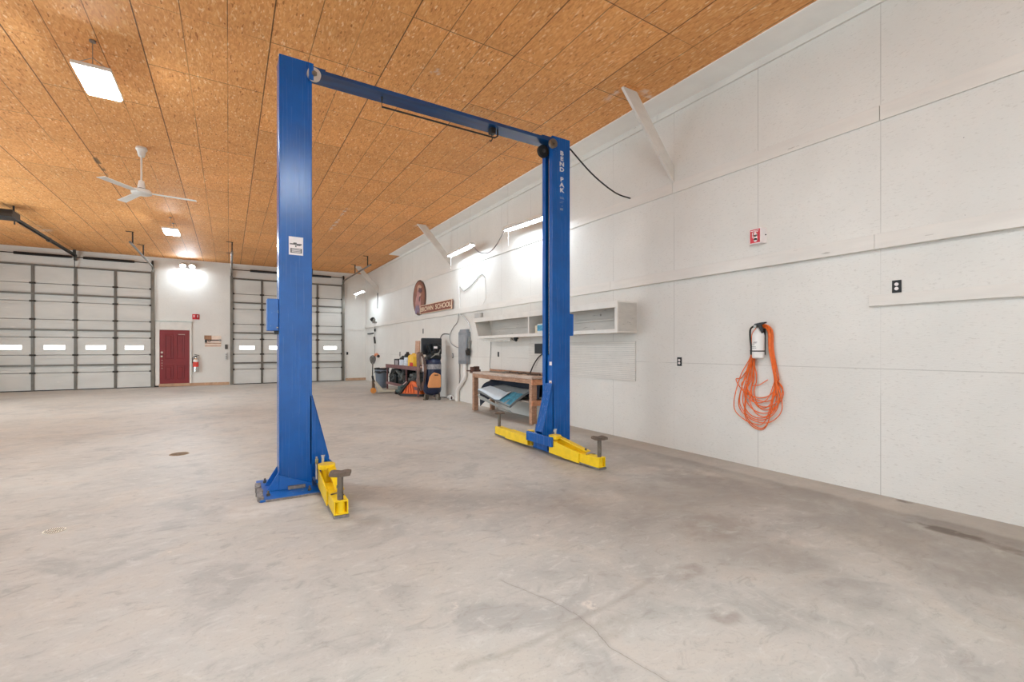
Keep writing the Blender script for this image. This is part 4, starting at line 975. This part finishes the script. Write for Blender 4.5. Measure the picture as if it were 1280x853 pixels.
for i in range(4): k.tube([pz(.14+.1*i, .10, .008), pz(.20+.06*i, .36, .008)], .012, 6)
k.build('ramp_ribs', plain('orange_rib', (206, 84, 22), .5), bpy.data.objects['wheel_ramp'])
k = thing('floor_jack', 'small grey-green trolley jack on the floor left of the orange ramp', 'jack', (4.62, 14.15, 0))
MB().box(4.50, 4.74, 13.96, 14.42, .06, .14).box(4.54, 4.70, 14.0, 14.3, .14, .26).cyl((4.62, 14.02, .26), (4.62, 14.02, .31), .06).build('jack_body', plain('jack_teal', (66, 88, 86), .5, .3, .25, 12), k, bevel=.01)
for y in (14.02, 14.36):
    MB().cyl((4.48, y, .05), (4.76, y, .05), .05).build('jack_wheel', DARK, k, smooth=True)
MB().tube([(4.62, 14.28, .22), (4.66, 13.80, .42)], .016).build('jack_handle', plain('pale_rag', (206, 186, 182), .7), k)

# ------------------------------------------------------------------ trash can, pallet jack
k = thing('trash_can', 'grey plastic trash can with a dark liner at the far end of the table', 'trash can', (4.85, 17.15, 0))
MB().lathe([(.19, .0), (.20, .02), (.245, .62), (.265, .625), (.265, .67), (.24, .67), (.235, .60)], (4.85, 17.15, 0), 28).build('can_body', plain('grey_plastic', (104, 114, 126), .5, 0, .06, 5), k, smooth=True)
def ln(u, v_):
    a = u*2*PI; r_ = .278-.03*math.sin(v_*PI)+.012*math.sin(a*7)
    return Vector((4.85+r_*math.cos(a), 17.15+r_*math.sin(a), .55+.18*v_-.03*math.sin(a*5)*(1-v_)))
MB().grid(ln, 40, 4).lathe([(.001, .66), (.15, .70), (.24, .69)], (4.85, 17.15, 0), 20).build('bin_liner', plain('black_liner', (24, 25, 29), .35, 0, .2, 20), k, smooth=True)
MB().ball((4.78, 17.0, .735), .05, (1, 1.6, .6)).ball((4.9, 17.1, .72), .06, (1.2, 1, .6)).build('trash_scraps', SIGNWHITE, k, smooth=True)
CREAM = plain('cream_steel', (196, 188, 168), .5, .1, .1, 9, wear=((150, 130, 100), .66))
k = thing('pallet_jack', 'cream pallet jack with orange wheels and black steering handle', 'pallet jack', (4.1, 15.05, 0))
d_ = Vector((.97, -.24, 0)).normalized(); n_ = Vector((-d_.y, d_.x, 0)); O = Vector((3.98, 15.05, 0))
def pj(a, c_, z): return O+d_*a+n_*c_+Vector((0, 0, z))
for c_ in (-.20, .20):
    b_ = MB(); A = []
    for a, hw, z0_, z1_ in ((.14, .08, .05, .115), (1.14, .075, .05, .09)):
        A.append([b_.bm.verts.new(pj(a, c_+s_*hw, z)) for s_, z in ((-1, z0_), (1, z0_), (1, z1_), (-1, z1_))])
    fs = [b_.bm.faces.new(A[0]), b_.bm.faces.new(A[1][::-1])]
    for i in range(4): fs.append(b_.bm.faces.new((A[0][(i+1) % 4], A[0][i], A[1][i], A[1][(i+1) % 4])))
    bmesh.ops.recalc_face_normals(b_.bm, faces=fs); b_.build('fork', CREAM, k, bevel=.006)
    MB().cyl(pj(1.0, c_-.04, .035), pj(1.0, c_+.04, .035), .035).build('load_roller', DARK, k, smooth=True)
b_ = MB()
for c_ in (-.17, .17):
    A = [pj(.02, c_, .36), pj(.10, c_, .36), pj(.30, c_, .115), pj(.16, c_, .09)]
    V0 = [b_.bm.verts.new(p_-n_*.025) for p_ in A]; V1 = [b_.bm.verts.new(p_+n_*.025) for p_ in A]
    fs = [b_.bm.faces.new(V0), b_.bm.faces.new(V1[::-1])]
    for i in range(4): fs.append(b_.bm.faces.new((V0[(i+1) % 4], V0[i], V1[i], V1[(i+1) % 4])))
    bmesh.ops.recalc_face_normals(b_.bm, faces=fs)
b_.tube([pj(.06, -.19, .35), pj(.06, .19, .35)], .03)
b_.build('jack_frame', CREAM, k, bevel=.005)
for c_ in (-.06, .06): MB().cyl(pj(0, c_-.028, .09), pj(0, c_+.028, .09), .09, n=24).build('steer_wheel', plain('orange_wheel', (216, 140, 60), .5), k, bevel=.006)
MB().cyl(pj(0, 0, .14), pj(0, 0, .42), .05).box(*sorted((pj(-.05, 0, 0).x, pj(.05, 0, 0).x)), *sorted((pj(0, -.05, 0).y, pj(0, .05, 0).y)), .10, .18).build('hydraulic_ram', plain('ram_brown', (92, 74, 58), .5, .3), k, smooth=True)
MB().tube([pj(0, 0, .40), pj(-.03, 0, .56)], .035).build('handle_socket', BLACK, k)
MB().tube([pj(-.03, 0, .54), pj(-.02, 0, .95)], .016).build('handle_bar', BLACK, k)
b_ = MB(); Ps = []
for q in range(20):
    a = 2*PI*q/20; Ps.append(pj(-.02+.075*math.cos(a)*(1+.25*math.sin(a)), 0, 1.08+.13*math.sin(a)))
b_.tube(Ps, .018, 8, closed=True); b_.obox(pj(-.02, 0, 1.08), (.11, .02, .20), (0, 0, math.atan2(d_.y, d_.x)))
b_.build('handle_grip', plain('grip_grey', (92, 90, 86), .6), k, smooth=True)

# pine board leaning on the wall
b_ = MB(); A = [(5.30, 14.70, zt2+.02), (5.30, 15.08, zt2+.02)]
tag(MB().prism([(XR-.07, .88), (XR-.03, .88), (XR, 1.70), (XR-.035, 1.70)], 1, 14.60, 14.98).build('pine_board', BOARD, bevel=.004), 'bare pine board standing upright against the wall behind the hose coil', 'board')

# ------------------------------------------------------------------ plaque and name board
p = thing('oval_plaque', 'large round brown wall plaque with a painted figure', 'plaque', (XR, 14.64, 2.54))
def disc(x0_, x1_, r_, name, mat, prof=None):
    return MB().cyl((x0_, 14.64, 3.125), (x1_, 14.64, 3.125), r_, n=56).build(name, mat, p, bevel=.008)
disc(XR-.035, XR, .585, 'plaque_rim', plain('plaque_rim_dark', (88, 58, 44), .5))
disc(XR-.045, XR-.034, .53, 'plaque_field', plain('plaque_field', (136, 84, 62), .55, 0, .3, 3))
b_ = MB(); q = [XR-.049]
def ell(y, z, ry, rz, rot=0.0):
    q[0] -= .0012
    b_.prism([(y+ry*math.cos(a)*math.cos(rot)-rz*math.sin(a)*math.sin(rot), z+ry*math.cos(a)*math.sin(rot)+rz*math.sin(a)*math.cos(rot)) for a in [2*PI*i/20 for i in range(20)]], 0, q[0], XR-.044)
ell(14.68, 2.98, .24, .30, .3); ell(14.62, 3.22, .17, .22, -.4)
b_.build('painted_body', plain('plaque_mauve', (184, 132, 126), .6, 0, .25, 5), p)
b_ = MB(); ell(14.54, 3.40, .15, .11, .5); ell(14.40, 3.33, .07, .05); ell(14.52, 3.10, .05, .12, .3)
b_.build('painted_head', plain('plaque_dark', (96, 62, 66), .6, 0, .25, 6), p)
b_ = MB(); ell(14.82, 2.74, .12, .16, .6); ell(14.60, 2.74, .06, .15, -.2)
b_.build('painted_base', plain('plaque_lilac', (128, 112, 134), .6, 0, .25, 6), p)
b_ = MB(); ell(14.50, 3.48, .14, .05, .3); ell(14.44, 3.20, .10, .035, -.3); ell(14.66, 3.44, .05, .09, .2)
b_.build('painted_highlight', plain('plaque_tan', (196, 160, 138), .6, 0, .2, 8), p)
p = thing('name_board', 'brown wooden board with raised pale capital letters beside the round plaque', 'name board', (XR, 13.15, 2.56))
MB().box(XR-.075, XR-.05, 11.90, 14.42, 2.56, 2.83).box(XR-.05, XR, 12.2, 12.3, 2.62, 2.77).box(XR-.05, XR, 13.9, 14.0, 2.62, 2.77).build('board', SIGNWOOD, p, bevel=.008)
CREAMP = plain('cream_letters', (226, 204, 176), .5, 0, .05, 10)
b_ = MB(); q0, q1 = XR-.082, XR-.074
for (a, c_, e_, f_) in ((11.90, 14.42, 2.555, 2.572), (11.90, 14.42, 2.818, 2.835), (11.895, 11.94, 2.555, 2.835), (14.39, 14.425, 2.555, 2.835)): b_.box(q0, q1, a, c_, e_, f_)
b_.build('board_border', CREAMP, p, bevel=.003)
for wd, yy in (('BROWN', 13.82), ('SCHOOL', 12.53)):
    b_ = MB(); text_into(b_, wd, .205, face_minus_x(XR-.078, yy, 2.695) @ Matrix.Diagonal((1.42, 1, 1, 1)), .004, .002)
    b_.build('board_lettering', CREAMP, p)

# ------------------------------------------------------------------ hose drop in the far corner
k = thing('hose_bracket', 'small grey bracket and lamp head above the rail in the far right corner', 'bracket', (XR-.1, 19.95, 2.56))
MB().box(XR-.16, XR, 19.86, 20.04, 2.535, 2.60).cyl((XR-.12, 19.92, 2.60), (XR-.12, 19.80, 2.70), .05).build('bracket_arm', GALV, k)
MB().cyl((XR-.12, 20.05, 2.70), (XR-.12, 20.30, 2.72), .10, .06).build('bracket_head', DARK, k, smooth=True)
k = thing('hanging_hose', 'thin grey hose with orange handle hanging in the far right corner', 'hose', (XR-.06, 19.9, 1.0))
MB().tube(spline([(XR-.06, 19.95, 2.385), (XR-.06, 19.95, 2.1), (XR-.06, 20.05, 1.85), (XR-.06, 20.0, 1.5), (XR-.06, 19.98, 1.12)], 6), .013).build('hose_line', WIRE, k)
MB().tube([(XR-.06, 19.95, 2.30), (XR-.06, 19.95, 2.18)], .035).tube([(XR-.06, 20.05, 1.95), (XR-.06, 19.95, 1.68)], .04).build('hose_coupling', DARK, k)
MB().tube(spline([(XR-.06, 20.05, 1.0), (XR-.06, 19.95, 1.15), (XR-.06, 19.7, 1.22), (XR-.06, 19.45, 1.14)], 6), .045).build('hose_handle', plain('hose_orange', (226, 140, 96), .5), k, smooth=True)
MB().tube([(XR-.06, 20.08, 1.0), (XR-.06, 20.1, .82)], .035).ball((XR-.06, 19.42, 1.13), .06).build('hose_tip', DARK, k)
tag(MB().box(XR-.05, XR, 20.35, 21.25, 2.09, 2.15).build('wall_bar', DARK, bevel=.01), 'short dark bar mounted on the wall just below the rail in the far corner', 'bar')
tag(MB().tube([(XR-.04, 19.62, 3.15), (XR-.04, 19.59, 3.80)], .018).build('brace_strap', DARK), 'short dark strap hanging at the foot of the far corner brace', 'strap')

# ------------------------------------------------------------------ back wall things
e_ = thing('fire_extinguisher', 'silver fire extinguisher with red label on the wall right of the red door', 'fire extinguisher', (-1.09, YB-.09, .54))
MB().lathe([(.075, .545), (.09, .56), (.09, 1.02), (.075, 1.07), (.035, 1.10), (.03, 1.13)], (-1.09, YB-.10, 0), 24).build('cylinder', CHROME, e_, smooth=True)
MB().lathe([(.0915, .74), (.0915, .93)], (-1.09, YB-.10, 0), 24).build('label', plain('ext_label_red', (214, 60, 44), .4), e_)
MB().lathe([(.0915, .93), (.0915, 1.015)], (-1.09, YB-.10, 0), 24).build('label', EXTWHITE, e_)
MB().box(-1.13, -1.05, YB-.13, YB-.07, 1.12, 1.17).obox((-1.06, YB-.10, 1.20), (.16, .025, .02), (0, .3, 0)).build('valve', DARK, e_)
MB().tube(spline([(-1.13, YB-.11, 1.14), (-1.20, YB-.12, 1.08), (-1.195, YB-.12, .95), (-1.185, YB-.11, .88)], 6), .012).build('hose', DARK, e_)
MB().box(-1.13, -1.05, YB-.012, YB, .7, 1.1).build('wall_bracket', DARK, e_)
s = thing('extinguisher_sign', 'small red V-shaped sign on the back wall above the silver extinguisher', 'sign', (-1.09, YB, 2.60))
for sg in (-1, 1):
    MB().prism([(-1.09, YB-.13), (-1.09+sg*.105, YB-.0), (-1.09+sg*.118, YB), (-1.09, YB-.145)], 2, 2.58, 2.78).build('sign_face', SIGNRED, s)
    b_ = MB(); b_.obox((-1.09+sg*.058, YB-.079, 2.70), (.05, .002, .09), (0, 0, sg*.90)); b_.build('sign_pictogram', SIGNWHITE, s)
k = thing('wooden_flag', 'striped wooden wall flag with brown canton and dark pistol shape on the back wall', 'wall decoration', (-.54, YB, 1.51))
b_ = MB()
for i in range(8): b_.box(-.80, -.26, YB-.022, YB, 1.52+i*.055, 1.52+i*.055+.05)
b_.build('pale_slats', plain('flag_cream', (236, 214, 196), .6), k)
b_ = MB()
for i in (0, 2, 4): b_.box(-.80, -.26, YB-.026, YB-.02, 1.535+i*.055, 1.535+i*.055+.026)
b_.build('brown_stripes', plain('flag_brown', (176, 132, 106), .6), k)
MB().box(-.82, -.58, YB-.03, YB, 1.80, 1.965).build('canton', SIGNWOOD if False else plain('flag_canton', (158, 116, 86), .6, 0, .3, 12), k)
MB().box(-.60, -.33, YB-.04, YB-.026, 1.765, 1.80).box(-.80, -.58, YB-.04, YB-.028, 1.77, 1.80).prism([(-.80, 1.78), (-.74, 1.78), (-.72, 1.68), (-.80, 1.68)], 1, YB-.04, YB-.026).tube([(-.70, YB-.034, 1.76), (-.66, YB-.034, 1.71), (-.60, YB-.034, 1.76)], .012).build('pistol_shape', DARK, k)
MB().cyl((-.29, YB-.04, 1.78), (-.29, YB-.0, 1.78), .04).build('muzzle_knob', GALV, k)
def ctl(x, z, h_, mat, label):
    t2 = thing('door_control', label, 'door control', (x, YB, z-h_/2), 'door controls on the back wall')
    MB().box(x-.05, x+.05, YB-.045, YB, z-h_/2, z+h_/2).build('control_body', mat, t2, bevel=.02)
    bb = MB()
    for q in (-.25, .0, .25): bb.cyl((x, YB-.055, z+q*h_), (x, YB-.045, z+q*h_), .018)
    bb.build('button', DARK, t2)
# the left one sits on the wide jamb of the door frame
ctl(-2.285, 1.505, .20, plain('control_grey', (134, 130, 124), .5), 'grey wall control just left of the red door')
ctl(-.085, 1.52, .19, plain('control_dark', (92, 86, 80), .5), 'dark upper wall control beside the middle garage door track')
ctl(-.085, 1.14, .30, plain('control_white', (206, 202, 196), .5), 'pale lower wall control beside the middle garage door track')
tag(MB().box(4.54, 4.62, YB-.012, YB, 1.17, 1.30).build('wall_outlet', BLACK, bevel=.002), 'small black outlet on the back wall right of the far garage door', 'outlet')

# ------------------------------------------------------------------ floor covers
k = thing('cleanout_cover', 'round rusty brown cover set in the concrete floor left of the lift', 'floor cover', (-.57, 7.66, 0))
MB().cyl((-.57, 7.66, 0), (-.57, 7.66, .006), .105, n=32).build('cover_disc', plain('rusty_cover', (112, 90, 66), .8, .2, .3, 30), k)
MB().lathe([(.095, .006), (.105, .008), (.112, .002)], (-.57, 7.66, 0), 32, cap=False).build('cover_rim', plain('cover_rim', (150, 124, 96), .8, 0, .2, 30), k)
k = thing('floor_drain', 'small pale slotted drain strainer in the floor at lower left', 'floor drain', (-1.16, 4.935, 0))
MB().cyl((-1.16, 4.935, 0), (-1.16, 4.935, .004), .068, n=28).build('strainer_plate', plain('drain_cream', (226, 218, 202), .5, .2), k)
b_ = MB()
for i in range(-4, 5):
    for sg in (-1, 1):
        L_ = math.sqrt(max(0, .058**2-(i*.013)**2))
        if L_ > .02: b_.box(-1.16+i*.013-.0028, -1.16+i*.013+.0028, 4.935+(.004 if sg > 0 else -L_), 4.935+(L_ if sg > 0 else -.004), .0041, .0052)
b_.build('drain_slots', plain('drain_slot', (84, 72, 58), .8), k)

# ------------------------------------------------------------------ camera, world, colour
cam = bpy.data.cameras.new('camera'); co = bpy.data.objects.new('camera', cam); COL.objects.link(co)
co.location = (0, 0, 1.415); co.rotation_euler = (PI/2, 0, -math.radians(31.53))
cam.sensor_width = 36; cam.lens = 577/1280*36; cam.shift_y = 10.5/1280; cam.clip_start = .05
scene.camera = co
w = bpy.data.worlds.new('world'); w.use_nodes = True; scene.world = w
w.node_tree.nodes['Background'].inputs[0].default_value = (1, 1, 1, 1); w.node_tree.nodes['Background'].inputs[1].default_value = .0
vs = scene.view_settings; vs.view_transform = 'Standard'; vs.look = 'None'; vs.gamma = 1; vs.use_curve_mapping = False; vs.exposure = 0.0
scene.display_settings.display_device = 'sRGB'
cy = scene.cycles; cy.max_bounces = 10; cy.diffuse_bounces = 6; cy.sample_clamp_indirect = 4.0; cy.use_denoising = True
